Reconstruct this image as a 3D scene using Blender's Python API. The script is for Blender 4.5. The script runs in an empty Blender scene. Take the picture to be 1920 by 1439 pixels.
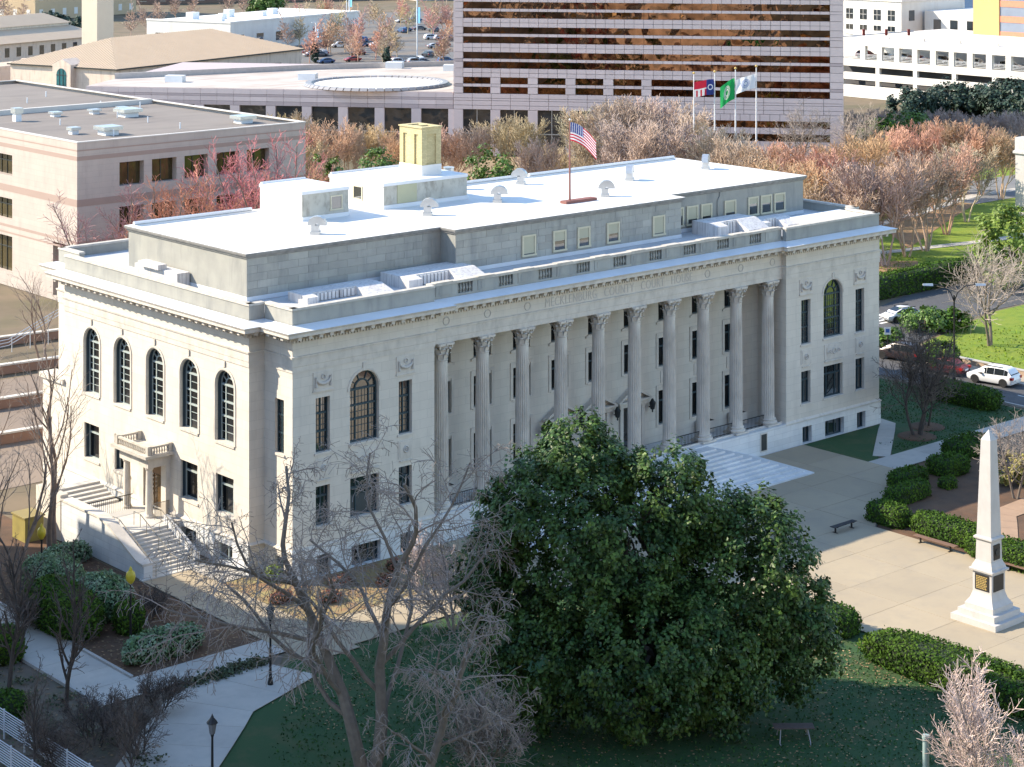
import bpy, bmesh, math, random
from mathutils import Vector, Matrix, noise
SC = bpy.context.scene
COL = SC.collection
R = math.radians
# ------------------------------------------------------------ camera, sky, sun, exposure
F_PX, HOR, ALPHA, CAM_H = 3809.4, -200.1, R(48.642), 44.0
CAM_X, CAM_Y = -75.0205, -106.3831
cam_d = bpy.data.cameras.new('camera'); cam = bpy.data.objects.new('camera', cam_d); COL.objects.link(cam)
cam.location = (CAM_X, CAM_Y, CAM_H)
cam.rotation_euler = (R(90), 0, ALPHA - R(90))
cam_d.sensor_width = 36.0
cam_d.lens = F_PX / 1920 * 36.0
cam_d.shift_y = -(719.5 - HOR) / 1920          # a shift lens: verticals stay parallel
cam_d.clip_start, cam_d.clip_end = 1.0, 4000
SC.camera = cam
SUN = Vector((-0.86, 1.0, 0.93)).normalized()
w = bpy.data.worlds.new('World'); SC.world = w; w.use_nodes = True
nt = w.node_tree; nt.nodes.clear()
sky = nt.nodes.new('ShaderNodeTexSky'); sky.sky_type = 'NISHITA'; sky.sun_disc = False
sky.sun_elevation = math.asin(SUN.z); sky.sun_rotation = math.atan2(SUN.x, SUN.y)
sky.air_density = 1.15; sky.dust_density = 0.0; sky.ozone_density = 1.8
bg = nt.nodes.new('ShaderNodeBackground'); bg.inputs[1].default_value = 0.135
ow = nt.nodes.new('ShaderNodeOutputWorld')
nt.links.new(sky.outputs[0], bg.inputs[0]); nt.links.new(bg.outputs[0], ow.inputs[0])
sun_d = bpy.data.lights.new('sun', 'SUN'); sun_d.energy = 3.6; sun_d.angle = R(0.53); sun_d.color = (1.0, 0.87, 0.68)
sun = bpy.data.objects.new('sun', sun_d); COL.objects.link(sun)
sun.rotation_euler = SUN.to_track_quat('Z', 'Y').to_euler()
SC.render.engine = 'CYCLES'
SC.view_settings.view_transform = 'Standard'; SC.view_settings.look = 'None'
SC.view_settings.gamma = 1.0; SC.view_settings.use_curve_mapping = False
SC.view_settings.exposure = 1.42
SC.cycles.max_bounces = 6; SC.cycles.diffuse_bounces = 3; SC.cycles.glossy_bounces = 3
SC.cycles.transparent_max_bounces = 8
# ------------------------------------------------------------ photo pixel -> place
FW = Vector((math.cos(ALPHA), math.sin(ALPHA))); RT = Vector((math.sin(ALPHA), -math.cos(ALPHA)))
CXY = Vector((CAM_X, CAM_Y))
def _ray(u, v): return FW + RT * ((u - 960) / F_PX), -(v - HOR) / F_PX
def G(u, v, z=0.0):
    h, dz = _ray(u, v); p = CXY + h * ((z - CAM_H) / dz); return (p.x, p.y, z)
def PY(u, v, y):
    h, dz = _ray(u, v); t = (y - CAM_Y) / h.y; return (CAM_X + h.x * t, y, CAM_H + dz * t)
def PX(u, v, x):
    h, dz = _ray(u, v); t = (x - CAM_X) / h.x; return (x, CAM_Y + h.y * t, CAM_H + dz * t)
def PD(u, v, D):
    h, dz = _ray(u, v); p = CXY + h * D; return (p.x, p.y, CAM_H + dz * D)
# ------------------------------------------------------------ objects
def link(o, parent=None):
    COL.objects.link(o)
    if parent is not None: o.parent = parent
    return o
def tag(o, label=None, cat=None, group=None, kind=None):
    if label: o['label'] = label
    if cat: o['category'] = cat
    if group: o['group'] = group
    if kind: o['kind'] = kind
    return o
def thing(name, label, cat, loc=(0, 0, 0), rz=0.0, group=None):
    o = bpy.data.objects.new(name, None); COL.objects.link(o)
    o.empty_display_size = 0.3
    o.location = loc; o.rotation_euler = (0, 0, rz)
    return tag(o, label, cat, group)
def inst(name, me, parent=None, loc=(0, 0, 0), rz=0.0, scale=None, color=None):
    o = bpy.data.objects.new(name, me); link(o, parent); o.location = loc
    o.rotation_euler = (0, 0, rz)
    if scale is not None: o.scale = scale if hasattr(scale, '__len__') else (scale,) * 3
    if color is not None: o.color = (*color, 1)
    return o
def copy_tree(o, parent=None):
    c = o.copy(); COL.objects.link(c); c.parent = parent
    for ch in list(o.children): copy_tree(ch, c)
    return c
class MB:
    def __init__(s): s.v = []; s.f = []; s.sm = False
    def quad(s, a, b, c, d): n = len(s.v); s.v += [a, b, c, d]; s.f.append((n, n+1, n+2, n+3)); return s
    def tri(s, a, b, c): n = len(s.v); s.v += [a, b, c]; s.f.append((n, n+1, n+2)); return s
    def poly(s, pts): n = len(s.v); s.v += list(pts); s.f.append(tuple(range(n, n+len(pts)))); return s
    def box(s, x0, x1, y0, y1, z0, z1, T=None):
        n = len(s.v)
        p = [(x0,y0,z0),(x1,y0,z0),(x1,y1,z0),(x0,y1,z0),(x0,y0,z1),(x1,y0,z1),(x1,y1,z1),(x0,y1,z1)]
        s.v += [T(*q) for q in p] if T else p
        s.f += [(n+a, n+b, n+c, n+d) for a, b, c, d in ((3,2,1,0),(4,5,6,7),(0,1,5,4),(1,2,6,5),(2,3,7,6),(3,0,4,7))]
        return s
    def hexa(s, b, t):
        n = len(s.v); s.v += list(b) + list(t)
        s.f += [(n+a, n+bb, n+c, n+d) for a, bb, c, d in ((3,2,1,0),(4,5,6,7),(0,1,5,4),(1,2,6,5),(2,3,7,6),(3,0,4,7))]
        return s
    def prism(s, pts, z0, z1):
        n = len(s.v); k = len(pts)
        s.v += [(p[0], p[1], z0) for p in pts] + [(p[0], p[1], z1) for p in pts]
        s.f.append(tuple(n + k + i for i in range(k))); s.f.append(tuple(n + k - 1 - i for i in range(k)))
        s.f += [(n+i, n+(i+1) % k, n+k+(i+1) % k, n+k+i) for i in range(k)]
        return s
    def tube(s, pts, rad, n=6, cap=True):
        pts = [Vector(p) for p in pts]; b0 = len(s.v); k = len(pts)
        if not hasattr(rad, '__len__'): rad = [rad] * k
        up = None
        for i, p in enumerate(pts):
            d = (pts[min(i+1, k-1)] - pts[max(i-1, 0)])
            if d.length < 1e-9: d = Vector((0, 0, 1))
            d.normalize()
            if up is None: up = Vector((1, 0, 0)) if abs(d.x) < .8 else Vector((0, 1, 0))
            a = d.cross(up); a.normalize(); b = d.cross(a); up = a.cross(d)
            for j in range(n):
                t = 2 * math.pi * j / n
                s.v.append(tuple(p + (a * math.cos(t) + b * math.sin(t)) * rad[i]))
        for i in range(k - 1):
            for j in range(n):
                q = b0 + i * n
                s.f.append((q + j, q + (j+1) % n, q + n + (j+1) % n, q + n + j))
        if cap:
            s.f.append(tuple(b0 + n - 1 - j for j in range(n))); s.f.append(tuple(b0 + (k-1)*n + j for j in range(n)))
        return s
    def lathe(s, prof, n=16, c=(0, 0, 0), cap=True):
        b0 = len(s.v)
        for r, z in prof:
            for j in range(n):
                t = 2 * math.pi * j / n; s.v.append((c[0] + r*math.cos(t), c[1] + r*math.sin(t), c[2] + z))
        for i in range(len(prof) - 1):
            for j in range(n):
                q = b0 + i * n; s.f.append((q+j, q+(j+1) % n, q+n+(j+1) % n, q+n+j))
        if cap:
            s.f.append(tuple(b0+n-1-j for j in range(n))); e = b0+(len(prof)-1)*n; s.f.append(tuple(e+j for j in range(n)))
        return s
    def add(s, o, M=None):
        n = len(s.v); s.v += [tuple(M @ Vector(p)) for p in o.v] if M else o.v
        s.f += [tuple(i + n for i in f) for f in o.f]; return s
    def mesh(s, name, mat, smooth=False):
        me = bpy.data.meshes.new(name); me.from_pydata(s.v, [], s.f)
        if mat: me.materials.append(mat)
        if smooth:
            me.shade_smooth(); me.set_sharp_from_angle(angle=R(32))
        return me
    def build(s, name, mat, parent=None, smooth=False):
        return link(bpy.data.objects.new(name, s.mesh(name, mat, smooth)), parent)
def struct(name, mb, mat, parent=None):
    o = mb.build(name, mat, parent)
    if parent is None: o['kind'] = 'structure'
    return o
def stuff(o): o['kind'] = 'stuff'; return o
# ------------------------------------------------------------ materials
def mat_new(name):
    m = bpy.data.materials.new(name); m.use_nodes = True; nt = m.node_tree
    return m, nt, nt.nodes['Principled BSDF']
def nd(nt, kind, **kw):
    n = nt.nodes.new(kind)
    for k, v in kw.items(): setattr(n, k, v)
    return n
def mixc(nt, fac, a, b, mode='MIX'):
    n = nd(nt, 'ShaderNodeMix', data_type='RGBA', blend_type=mode)
    for i, x in ((0, fac), (6, a), (7, b)):
        if hasattr(x, 'is_output') or hasattr(x, 'links'): nt.links.new(x, n.inputs[i])
        else: n.inputs[i].default_value = x if i == 0 else ((*x, 1) if len(x) == 3 else x)
    return n.outputs[2]
def mth(nt, op, a, b=0.0, c=None):
    n = nd(nt, 'ShaderNodeMath', operation=op)
    for i, x in enumerate((a, b, c)):
        if x is None: continue
        if hasattr(x, 'links'): nt.links.new(x, n.inputs[i])
        else: n.inputs[i].default_value = x
    return n.outputs[0]
def ramp(nt, x, a, b):
    n = nd(nt, 'ShaderNodeMapRange'); nt.links.new(x, n.inputs[0]); n.inputs[1].default_value = a; n.inputs[2].default_value = b
    return n.outputs[0]
def nz(nt, vec, scale, detail=4.0, rough=.55):
    n = nd(nt, 'ShaderNodeTexNoise'); nt.links.new(vec, n.inputs['Vector'])
    n.inputs['Scale'].default_value = scale; n.inputs['Detail'].default_value = detail; n.inputs['Roughness'].default_value = rough
    return n.outputs[0]
def pos(nt): return nd(nt, 'ShaderNodeNewGeometry').outputs['Position']
MATS = {}
def M(name, c, r=.75, c2=None, sc=1.5, var=.5, bump=0.0, bsc=12.0, metal=0.0, rnd=0.0, objc=False, island=0.0, spec=.4, stain=None, ssc=(.6, .6, .12), trans=0.0):
    """c -> c2 by noise; rnd: brightness jitter per object; island: jitter per leaf or twig; stain: (colour, amount) streaked down walls"""
    if name in MATS: return MATS[name]
    m, nt, b = mat_new(name); P = pos(nt)
    col = None
    if objc:
        oi = nd(nt, 'ShaderNodeObjectInfo'); base = oi.outputs['Color']
        col = mixc(nt, mth(nt, 'MULTIPLY', nz(nt, P, sc), var), base, mixc(nt, 1.0, base, (.6, .6, .6), 'MULTIPLY'))
    else:
        c2 = c2 or tuple(x * .72 for x in c)
        col = mixc(nt, mth(nt, 'MULTIPLY', ramp(nt, nz(nt, P, sc, 6), .3, .7), var), c, c2)
    if stain:
        mp = nd(nt, 'ShaderNodeMapping'); nt.links.new(P, mp.inputs[0]); mp.inputs['Scale'].default_value = ssc
        col = mixc(nt, mth(nt, 'MULTIPLY', ramp(nt, nz(nt, mp.outputs[0], 1.6, 7, .65), .48, .75), stain[1]), col, stain[0])
    if rnd:
        oi = nd(nt, 'ShaderNodeObjectInfo')
        hv = nd(nt, 'ShaderNodeHueSaturation'); nt.links.new(col, hv.inputs['Color'])
        nt.links.new(mth(nt, 'ADD', mth(nt, 'MULTIPLY', oi.outputs['Random'], rnd * 2), 1 - rnd), hv.inputs['Value']); col = hv.outputs[0]
    if island:
        g = nd(nt, 'ShaderNodeNewGeometry'); hv = nd(nt, 'ShaderNodeHueSaturation'); nt.links.new(col, hv.inputs['Color'])
        nt.links.new(mth(nt, 'ADD', mth(nt, 'MULTIPLY', g.outputs['Random Per Island'], island * 2), 1 - island), hv.inputs['Value']); col = hv.outputs[0]
    nt.links.new(col, b.inputs['Base Color'])
    b.inputs['Roughness'].default_value = r; b.inputs['Metallic'].default_value = metal; b.inputs['Specular IOR Level'].default_value = spec
    if bump:
        bp = nd(nt, 'ShaderNodeBump'); bp.inputs['Strength'].default_value = bump; bp.inputs['Distance'].default_value = .05
        nt.links.new(nz(nt, P, bsc, 5), bp.inputs['Height']); nt.links.new(bp.outputs[0], b.inputs['Normal'])
    if trans:
        t = nd(nt, 'ShaderNodeBsdfTranslucent'); nt.links.new(col, t.inputs[0]); mx = nd(nt, 'ShaderNodeMixShader'); mx.inputs[0].default_value = trans
        nt.links.new(b.outputs[0], mx.inputs[1]); nt.links.new(t.outputs[0], mx.inputs[2]); nt.links.new(mx.outputs[0], nt.nodes['Material Output'].inputs[0])
    MATS[name] = m
    return m
def ashlar(name, c, c2, bw=1.25, bh=.62, joint=.35, var=.5, stain=None, rough=.8, ssc=(.5, .5, .1), cellvar=.12, rot=0.0):
    """stone wall: fine joint lines, blocks a little uneven in tone, noise and run-down stains"""
    if name in MATS: return MATS[name]
    m, nt, b = mat_new(name); g = nd(nt, 'ShaderNodeNewGeometry'); P = g.outputs['Position']
    if rot:
        vr = nd(nt, 'ShaderNodeVectorRotate', rotation_type='Z_AXIS'); vr.inputs['Angle'].default_value = -rot; nt.links.new(P, vr.inputs['Vector']); PP = vr.outputs[0]
        vn = nd(nt, 'ShaderNodeVectorRotate', rotation_type='Z_AXIS'); vn.inputs['Angle'].default_value = -rot; nt.links.new(g.outputs['Normal'], vn.inputs['Vector']); NN = vn.outputs[0]
    else: PP, NN = P, g.outputs['Normal']
    sp = nd(nt, 'ShaderNodeSeparateXYZ'); nt.links.new(PP, sp.inputs[0])
    sn = nd(nt, 'ShaderNodeSeparateXYZ'); nt.links.new(NN, sn.inputs[0])
    side = mth(nt, 'GREATER_THAN', mth(nt, 'ABSOLUTE', sn.outputs[0]), .6)
    mx = nd(nt, 'ShaderNodeMix', data_type='FLOAT'); nt.links.new(side, mx.inputs[0]); nt.links.new(sp.outputs[0], mx.inputs[2]); nt.links.new(sp.outputs[1], mx.inputs[3])
    cb = nd(nt, 'ShaderNodeCombineXYZ'); nt.links.new(mx.outputs[0], cb.inputs[0]); nt.links.new(sp.outputs[2], cb.inputs[1])
    br = nd(nt, 'ShaderNodeTexBrick', offset=.5); nt.links.new(cb.outputs[0], br.inputs['Vector'])
    br.inputs['Scale'].default_value = 1.0; br.inputs['Brick Width'].default_value = bw; br.inputs['Row Height'].default_value = bh
    br.inputs['Mortar Size'].default_value = .012; br.inputs['Mortar Smooth'].default_value = .3; br.inputs['Bias'].default_value = 0
    lo = 1 - cellvar
    br.inputs['Color1'].default_value = (1, 1, 1, 1); br.inputs['Color2'].default_value = (lo, lo, lo, 1); br.inputs['Mortar'].default_value = (1-joint,)*3 + (1,)
    col = mixc(nt, mth(nt, 'MULTIPLY', ramp(nt, nz(nt, P, .8, 6), .3, .7), var), c, c2)
    col = mixc(nt, 1.0, col, br.outputs[0], 'MULTIPLY')
    if stain:
        mp = nd(nt, 'ShaderNodeMapping'); nt.links.new(P, mp.inputs[0]); mp.inputs['Scale'].default_value = ssc
        col = mixc(nt, mth(nt, 'MULTIPLY', ramp(nt, nz(nt, mp.outputs[0], 2.2, 7, .65), .5, .78), stain[1]), col, stain[0])
    nt.links.new(col, b.inputs['Base Color']); b.inputs['Roughness'].default_value = rough; b.inputs['Specular IOR Level'].default_value = .3
    bp = nd(nt, 'ShaderNodeBump'); bp.inputs['Strength'].default_value = .25; bp.inputs['Distance'].default_value = .02
    nt.links.new(mth(nt, 'ADD', mth(nt, 'MULTIPLY', br.outputs['Fac'], -1.0), mth(nt, 'MULTIPLY', nz(nt, P, 9, 5), .35)), bp.inputs['Height']); nt.links.new(bp.outputs[0], b.inputs['Normal'])
    MATS[name] = m
    return m
def glass(name, c=(.015, .022, .026), r=.04, spec=.9, wav=0.0, tint=None, metal=0.0, wsc=.35, ior=1.5):
    """window glass seen in daylight: dark body, mirror-like skin, panes a little wavy"""
    if name in MATS: return MATS[name]
    m, nt, b = mat_new(name); P = pos(nt)
    nt.links.new(mixc(nt, ramp(nt, nz(nt, P, .5, 3), .35, .65), c, tuple(x * .5 for x in c)), b.inputs['Base Color'])
    b.inputs['Roughness'].default_value = r; b.inputs['Specular IOR Level'].default_value = spec; b.inputs['Metallic'].default_value = metal; b.inputs['IOR'].default_value = ior
    if tint: b.inputs['Specular Tint'].default_value = (*tint, 1)
    if wav:
        bp = nd(nt, 'ShaderNodeBump'); bp.inputs['Strength'].default_value = 1.0; bp.inputs['Distance'].default_value = wav
        nt.links.new(nz(nt, P, wsc, 1.5), bp.inputs['Height']); nt.links.new(bp.outputs[0], b.inputs['Normal'])
    MATS[name] = m
    return m
LIME = ashlar('limestone', (.69, .635, .555), (.60, .555, .49), 1.3, .62, .22, .6, ((.40, .37, .33), .35), cellvar=.07)
TRIM = M('limestone_trim', (.66, .61, .54), .8, (.50, .46, .41), 1.2, .6, .15, 10, stain=((.30, .28, .25), .5), ssc=(.9, .9, .35))
BASE = ashlar('pale_marble_base', (.74, .74, .73), (.58, .60, .62), 2.0, .45, .3, .7, ((.45, .47, .48), .5), rough=.6)
PSTONE = M('penthouse_stone', (.40, .395, .355), .85, (.29, .29, .27), .7, .7, .2, 14, rnd=.10, stain=((.20, .21, .21), .7))
MEMB = M('white_roof_membrane', (.74, .725, .69), .6, (.68, .67, .65), .25, .5, stain=((.62, .58, .52), .25), ssc=(.3, .3, .3))
FLASH = M('roof_flashing', (.70, .72, .74), .45, (.55, .58, .62), .6, .6)
COPE = M('dark_coping', (.30, .29, .27), .7, (.16, .16, .16), 2.0, .8, .1)
TEAL = M('teal_frame_paint', (.03, .058, .072), .5, (.02, .042, .055), 4, .5)
TEAL_LIT = M('sunlit_teal_frame', (.40, .46, .45), .5, (.31, .37, .37), 4, .5)  # teal frames again, sunlight put into the colour for the end wall
CREAMF = M('cream_frame_paint', (.62, .57, .42), .6, (.50, .46, .34), 4, .5)
GLS = glass('window_glass', wav=.006, spec=.5, ior=2.7)
BLIND = M('window_blind', (.42, .41, .30), .5, (.34, .33, .24), .8, .5, spec=.8)
BRONZE = M('dark_bronze', (.035, .04, .04), .5, (.02, .025, .03), 3, .5)
CONC = M('concrete', (.46, .43, .38), .85, (.36, .34, .31), .35, .7, .12, 20, stain=((.26, .25, .23), .35), ssc=(.5, .5, .5), rnd=.05)
ALU = M('grey_metal', (.55, .57, .58), .35, (.42, .44, .46), 2, .5, metal=.7)
BLK = M('black_paint', (.012, .012, .013), .45, (.02, .02, .02), 4, .5)
# ============================================================ the courthouse
CH = thing('courthouse', 'long pale limestone courthouse with ten fluted columns and white flat roof', 'building', (0, 0, 0))
def TF(y0): return lambda u, d, z: (u, y0 + d, z)
def TE(x0): return lambda u, d, z: (x0 + d, u, z)
def arc_pts(a, b, zs, n=14):
    c, r = (a + b) / 2, (b - a) / 2
    return [(c - r * math.cos(math.pi * i / n), zs + r * math.sin(math.pi * i / n)) for i in range(n + 1)]
def wall_open(mb, T, u0, u1, z0, z1, ops, depth):
    us = sorted({u0, u1} | {o[0] for o in ops} | {o[1] for o in ops}); zs = sorted({z0, z1} | {o[2] for o in ops} | {o[3] for o in ops})
    for i in range(len(us) - 1):
        for j in range(len(zs) - 1):
            cu, cz = (us[i] + us[i+1]) / 2, (zs[j] + zs[j+1]) / 2
            if any(o[0] < cu < o[1] and o[2] < cz < o[3] for o in ops): continue
            mb.quad(T(us[i], 0, zs[j]), T(us[i+1], 0, zs[j]), T(us[i+1], 0, zs[j+1]), T(us[i], 0, zs[j+1]))
    for o in ops:
        a, b, c, d = o[:4]; arch = len(o) > 4 and o[4]
        top = d - (b - a) / 2 if arch else d
        mb.quad(T(a,0,c), T(a,depth,c), T(a,depth,top), T(a,0,top)); mb.quad(T(b,0,c), T(b,0,top), T(b,depth,top), T(b,depth,c))
        mb.quad(T(a,0,c), T(b,0,c), T(b,depth,c), T(a,depth,c))
        if not arch: mb.quad(T(a,0,d), T(a,depth,d), T(b,depth,d), T(b,0,d))
        else:
            P = arc_pts(a, b, top); h = len(P) // 2
            for i in range(len(P) - 1): mb.quad(T(P[i][0],0,P[i][1]), T(P[i][0],depth,P[i][1]), T(P[i+1][0],depth,P[i+1][1]), T(P[i+1][0],0,P[i+1][1]))
            for i in range(h): mb.tri(T(a,0,d), T(P[i][0],0,P[i][1]), T(P[i+1][0],0,P[i+1][1]))
            for i in range(h, len(P) - 1): mb.tri(T(b,0,d), T(P[i][0],0,P[i][1]), T(P[i+1][0],0,P[i+1][1]))
            mb.tri(T(a,0,top), T(P[0][0],0,P[0][1]), T(a,0,d)); mb.tri(T(a,0,d), T(P[h][0],0,P[h][1]), T(b,0,d))
def window(parent, T, a, b, c, d, depth, mull=(), trans=(), mun=None, arch=False, fmat=None, gmat=None, fw=.09, sill=True, smat=None, liner=False):
    """mull, trans: positions as fractions; mun=(columns, rows) of thin bars in every light"""
    f = MB(); top = d - (b - a) / 2 if arch else d
    def bar(u0, u1, z0, z1, t=.10, o=0.0): f.box(u0, u1, depth - t - o, depth, z0, z1, T)
    bar(a, a + fw, c, top); bar(b - fw, b, c, top); bar(a + fw, b - fw, c, c + fw)
    if not arch: bar(a + fw, b - fw, d - fw, d)
    else:
        n = 16; o_, i_ = arc_pts(a, b, top, n), arc_pts(a + fw, b - fw, top, n)
        m0, m1 = arc_pts(a + (b-a)*.24, b - (b-a)*.24, top, n), arc_pts(a + (b-a)*.28, b - (b-a)*.28, top, n)
        for A, B in ((o_, i_), (m0, m1)):
            for k in range(n):
                f.hexa([T(A[k][0],depth-.1,A[k][1]), T(A[k+1][0],depth-.1,A[k+1][1]), T(A[k+1][0],depth,A[k+1][1]), T(A[k][0],depth,A[k][1])],
                       [T(B[k][0],depth-.1,B[k][1]), T(B[k+1][0],depth-.1,B[k+1][1]), T(B[k+1][0],depth,B[k+1][1]), T(B[k][0],depth,B[k][1])])
        for k in (3, 6, 10, 13):
            p, q = i_[k], m0[k]; dx, dz = q[0]-p[0], q[1]-p[1]; l = math.hypot(dx, dz); ex, ez = -dz/l*.03, dx/l*.03
            f.hexa([T(p[0]-ex,depth-.09,p[1]-ez), T(p[0]+ex,depth-.09,p[1]+ez), T(p[0]+ex,depth,p[1]+ez), T(p[0]-ex,depth,p[1]-ez)],
                   [T(q[0]-ex,depth-.09,q[1]-ez), T(q[0]+ex,depth-.09,q[1]+ez), T(q[0]+ex,depth,q[1]+ez), T(q[0]-ex,depth,q[1]-ez)])
        bar(a + fw, b - fw, top - .06, top + .06, .14)
    if liner:
        l = MB(); k_ = .006; d0 = depth*.3
        l.quad(T(a+k_,d0,c), T(a+k_,depth,c), T(a+k_,depth,top), T(a+k_,d0,top)); l.quad(T(b-k_,d0,c), T(b-k_,depth,c), T(b-k_,depth,top), T(b-k_,d0,top))
        if arch:
            A = arc_pts(a+k_, b-k_, top)
            for i in range(len(A)-1): l.quad(T(A[i][0],d0,A[i][1]), T(A[i][0],depth,A[i][1]), T(A[i+1][0],depth,A[i+1][1]), T(A[i+1][0],d0,A[i+1][1]))
        else: l.quad(T(a,d0,d-k_), T(a,depth,d-k_), T(b,depth,d-k_), T(b,d0,d-k_))
    W, Hh = b - a, top - c
    mu = [a + fw] + [a + W * m for m in mull] + [b - fw]; tz = [c + fw] + [c + Hh * t for t in trans] + [top - (0 if arch else fw)]
    for m in mu[1:-1]: bar(m - .05, m + .05, c + fw, top, .09)
    for t in tz[1:-1]: bar(a + fw, b - fw, t - .055, t + .055, .13)
    if mun:
        for i in range(len(mu) - 1):
            nc = max(1, round((mu[i+1] - mu[i]) / mun[0]))
            for k in range(1, nc):
                x = mu[i] + (mu[i+1] - mu[i]) * k / nc; bar(x - .014, x + .014, c + fw, top, .05)
        for j in range(len(tz) - 1):
            nr = max(1, round((tz[j+1] - tz[j]) / mun[1]))
            for k in range(1, nr):
                z = tz[j] + (tz[j+1] - tz[j]) * k / nr; bar(a + fw, b - fw, z - .016, z + .016, .06)
    w_ = f.build('window', fmat or TEAL, parent)
    if liner: l.build('jamb_lining', NAVY, w_)
    g = MB()
    if arch: g.poly([T(a, depth - .03, c), T(b, depth - .03, c)] + [T(p[0], depth - .03, p[1]) for p in reversed(arc_pts(a, b, top))])
    else: g.quad(T(a, depth-.03, c), T(b, depth-.03, c), T(b, depth-.03, d), T(a, depth-.03, d))
    g.build('pane', gmat or GLS, w_)
    if sill: MB().box(a - .12, b + .12, -.08, depth - .12, c - .14, c + .02, T).build('sill', smat or TRIM, w_)
    return w_
NAVY = M('navy_jamb_paint', (.035, .06, .085), .5, (.025, .045, .06), 3, .5)
OUT = [(-1.2,27.1),(-1.2,3.13),(0,3.13),(0,0),(11.65,0),(11.65,.45),(47.55,.45),(47.55,0),(59.2,0),(59.2,3.13),(60.4,3.13),(60.4,27.1),(59.2,27.1),(59.2,30.2),(0,30.2),(0,27.1)]
def off(path, d):
    """offset an axis-aligned counter-clockwise outline outward"""
    n = len(path); r = []
    for i in range(n):
        p, q, s = path[i-1], path[i], path[(i+1) % n]
        n1 = (q[1]-p[1], -(q[0]-p[0])); l1 = math.hypot(*n1); n2 = (s[1]-q[1], -(s[0]-q[0])); l2 = math.hypot(*n2)
        r.append((q[0] + d*(n1[0]/l1 + n2[0]/l2), q[1] + d*(n1[1]/l1 + n2[1]/l2)))
    return r
def sweep(mb, path, prof):
    """prof: (outward offset, z) run round the closed outline"""
    rings = [[(x, y, z) for x, y in off(path, d)] for d, z in prof]; n = len(path); b0 = len(mb.v)
    for r_ in rings: mb.v += r_
    for i in range(len(rings) - 1):
        for j in range(n):
            q = b0 + i*n; mb.f.append((q+j, q+(j+1) % n, q+n+(j+1) % n, q+n+j))
    return mb
# ---- walls
PGLS = glass('porch_window_glass', (.008, .011, .014), .05, .5, .004)
DEP = .38
sm_u = [(1.82, 2.95), (8.60, 9.72)]
def pav_ops(x): return ([(x+a, x+b, 7.95, 11.5) for a, b in sm_u] + [(x+4.56, x+6.95, 8.05, 12.7, True)] + [(x+a, x+b, 3.22, 5.8) for a, b in sm_u] + [(x+4.58, x+6.95, 3.22, 5.8)])
TF0 = TF(0.0)
for X in (0.0, 47.55):
    mb = MB(); ops = pav_ops(X); wall_open(mb, TF0, X, X + 11.65, 2.0, 13.4, ops, DEP)
    mb.build('wall', LIME, CH)
    for o in ops:
        if len(o) > 4: window(CH, TF0, *o[:4], DEP, (.27, .73), (.44, .70), (.26, .42), True, fw=.11)
        elif o[3] > 8: window(CH, TF0, *o, DEP, (.5,), (.37, .7), (.26, .42))
        elif o[1] - o[0] > 2: window(CH, TF0, *o, DEP, (.27, .73), (.72,), None, fw=.1)
        else: window(CH, TF0, *o, DEP, (.5,), (.72,), None)
    # base storey
    bo = [(X+1.86, X+2.98, .06, 1.4), (X+4.63, X+7.0, .06, 1.4), (X+8.66, X+9.76, .06, 1.4)]
    mb = MB(); wall_open(mb, TF(-.1), X - (.1 if X == 0 else 0), X + 11.65 + (.1 if X else 0), 0, 1.86, bo, .45); mb.build('base_wall', BASE, CH)
    for o in bo: window(CH, TF(-.1), *o, .45, (.33, .67) if o[1]-o[0] > 2 else (.55,), (), None, sill=False)
TEE = TE(-1.2)
ey = [23.2, 18.95, 14.6, 10.27, 5.95]
ops = [(y-1.05, y+1.05, 7.95, 12.7, True) for y in ey] + [(y-1.05, y+1.05, 3.25, 5.8) for y in ey if y != 14.6]
mb = MB(); wall_open(mb, TEE, 3.13, 27.1, 2.0, 13.4, ops, .5); mb.build('wall', LIME, CH)
for o in ops:
    if len(o) > 4: window(CH, TEE, *o[:4], .5, (.27, .73), (.44, .70), (.8, .55), True, fmat=TEAL_LIT, fw=.07, liner=True, gmat=PGLS)
    else: window(CH, TEE, *o, .5, (.3,), (.72,), None, fmat=TEAL_LIT, fw=.08, liner=True, gmat=PGLS)
bo = [(y-1.05, y+1.05, .2, 1.42) for y in (23.2, 18.95, 10.27, 5.95)]
mb = MB(); wall_open(mb, TE(-1.3), 3.03, 27.1, 0, 1.86, bo, .5); mb.build('base_wall', BASE, CH)
for o in bo: window(CH, TE(-1.3), *o, .5, (.5,), (), None, fmat=TEAL_LIT, sill=False)
ops = [(.95, 1.95, 8.0, 11.5), (.95, 1.95, 0.2, 1.4)]
mb = MB(); wall_open(mb, TE(0.0), 0, 3.13, 0, 13.4, ops, .3)
mb.quad((-1.2,3.13,0), (0,3.13,0), (0,3.13,13.4), (-1.2,3.13,13.4)); mb.build('wall', LIME, CH)
window(CH, TE(0.0), *ops[0], .3, (.5,), (.37, .7), (.26, .42)); window(CH, TE(0.0), *ops[1], .3, (.5,), (), None, sill=False)
mb = MB()                                   # the faces the camera does not see squarely
P = OUT
for i in (8, 9, 10, 11, 12, 13, 14, 15):
    a, b = P[i], P[(i+1) % len(P)]; mb.quad((a[0],a[1],0), (b[0],b[1],0), (b[0],b[1],13.4), (a[0],a[1],13.4))
mb.build('wall', LIME, CH)
MB().box(-1.2, 0, 27.1, 30.4, 0, 8.0).build('rear_wing', LIME, CH)
MB().box(-1.4, 0, 27.1, 30.6, 8.0, 8.35).build('rear_wing_coping', TRIM, CH)
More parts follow.
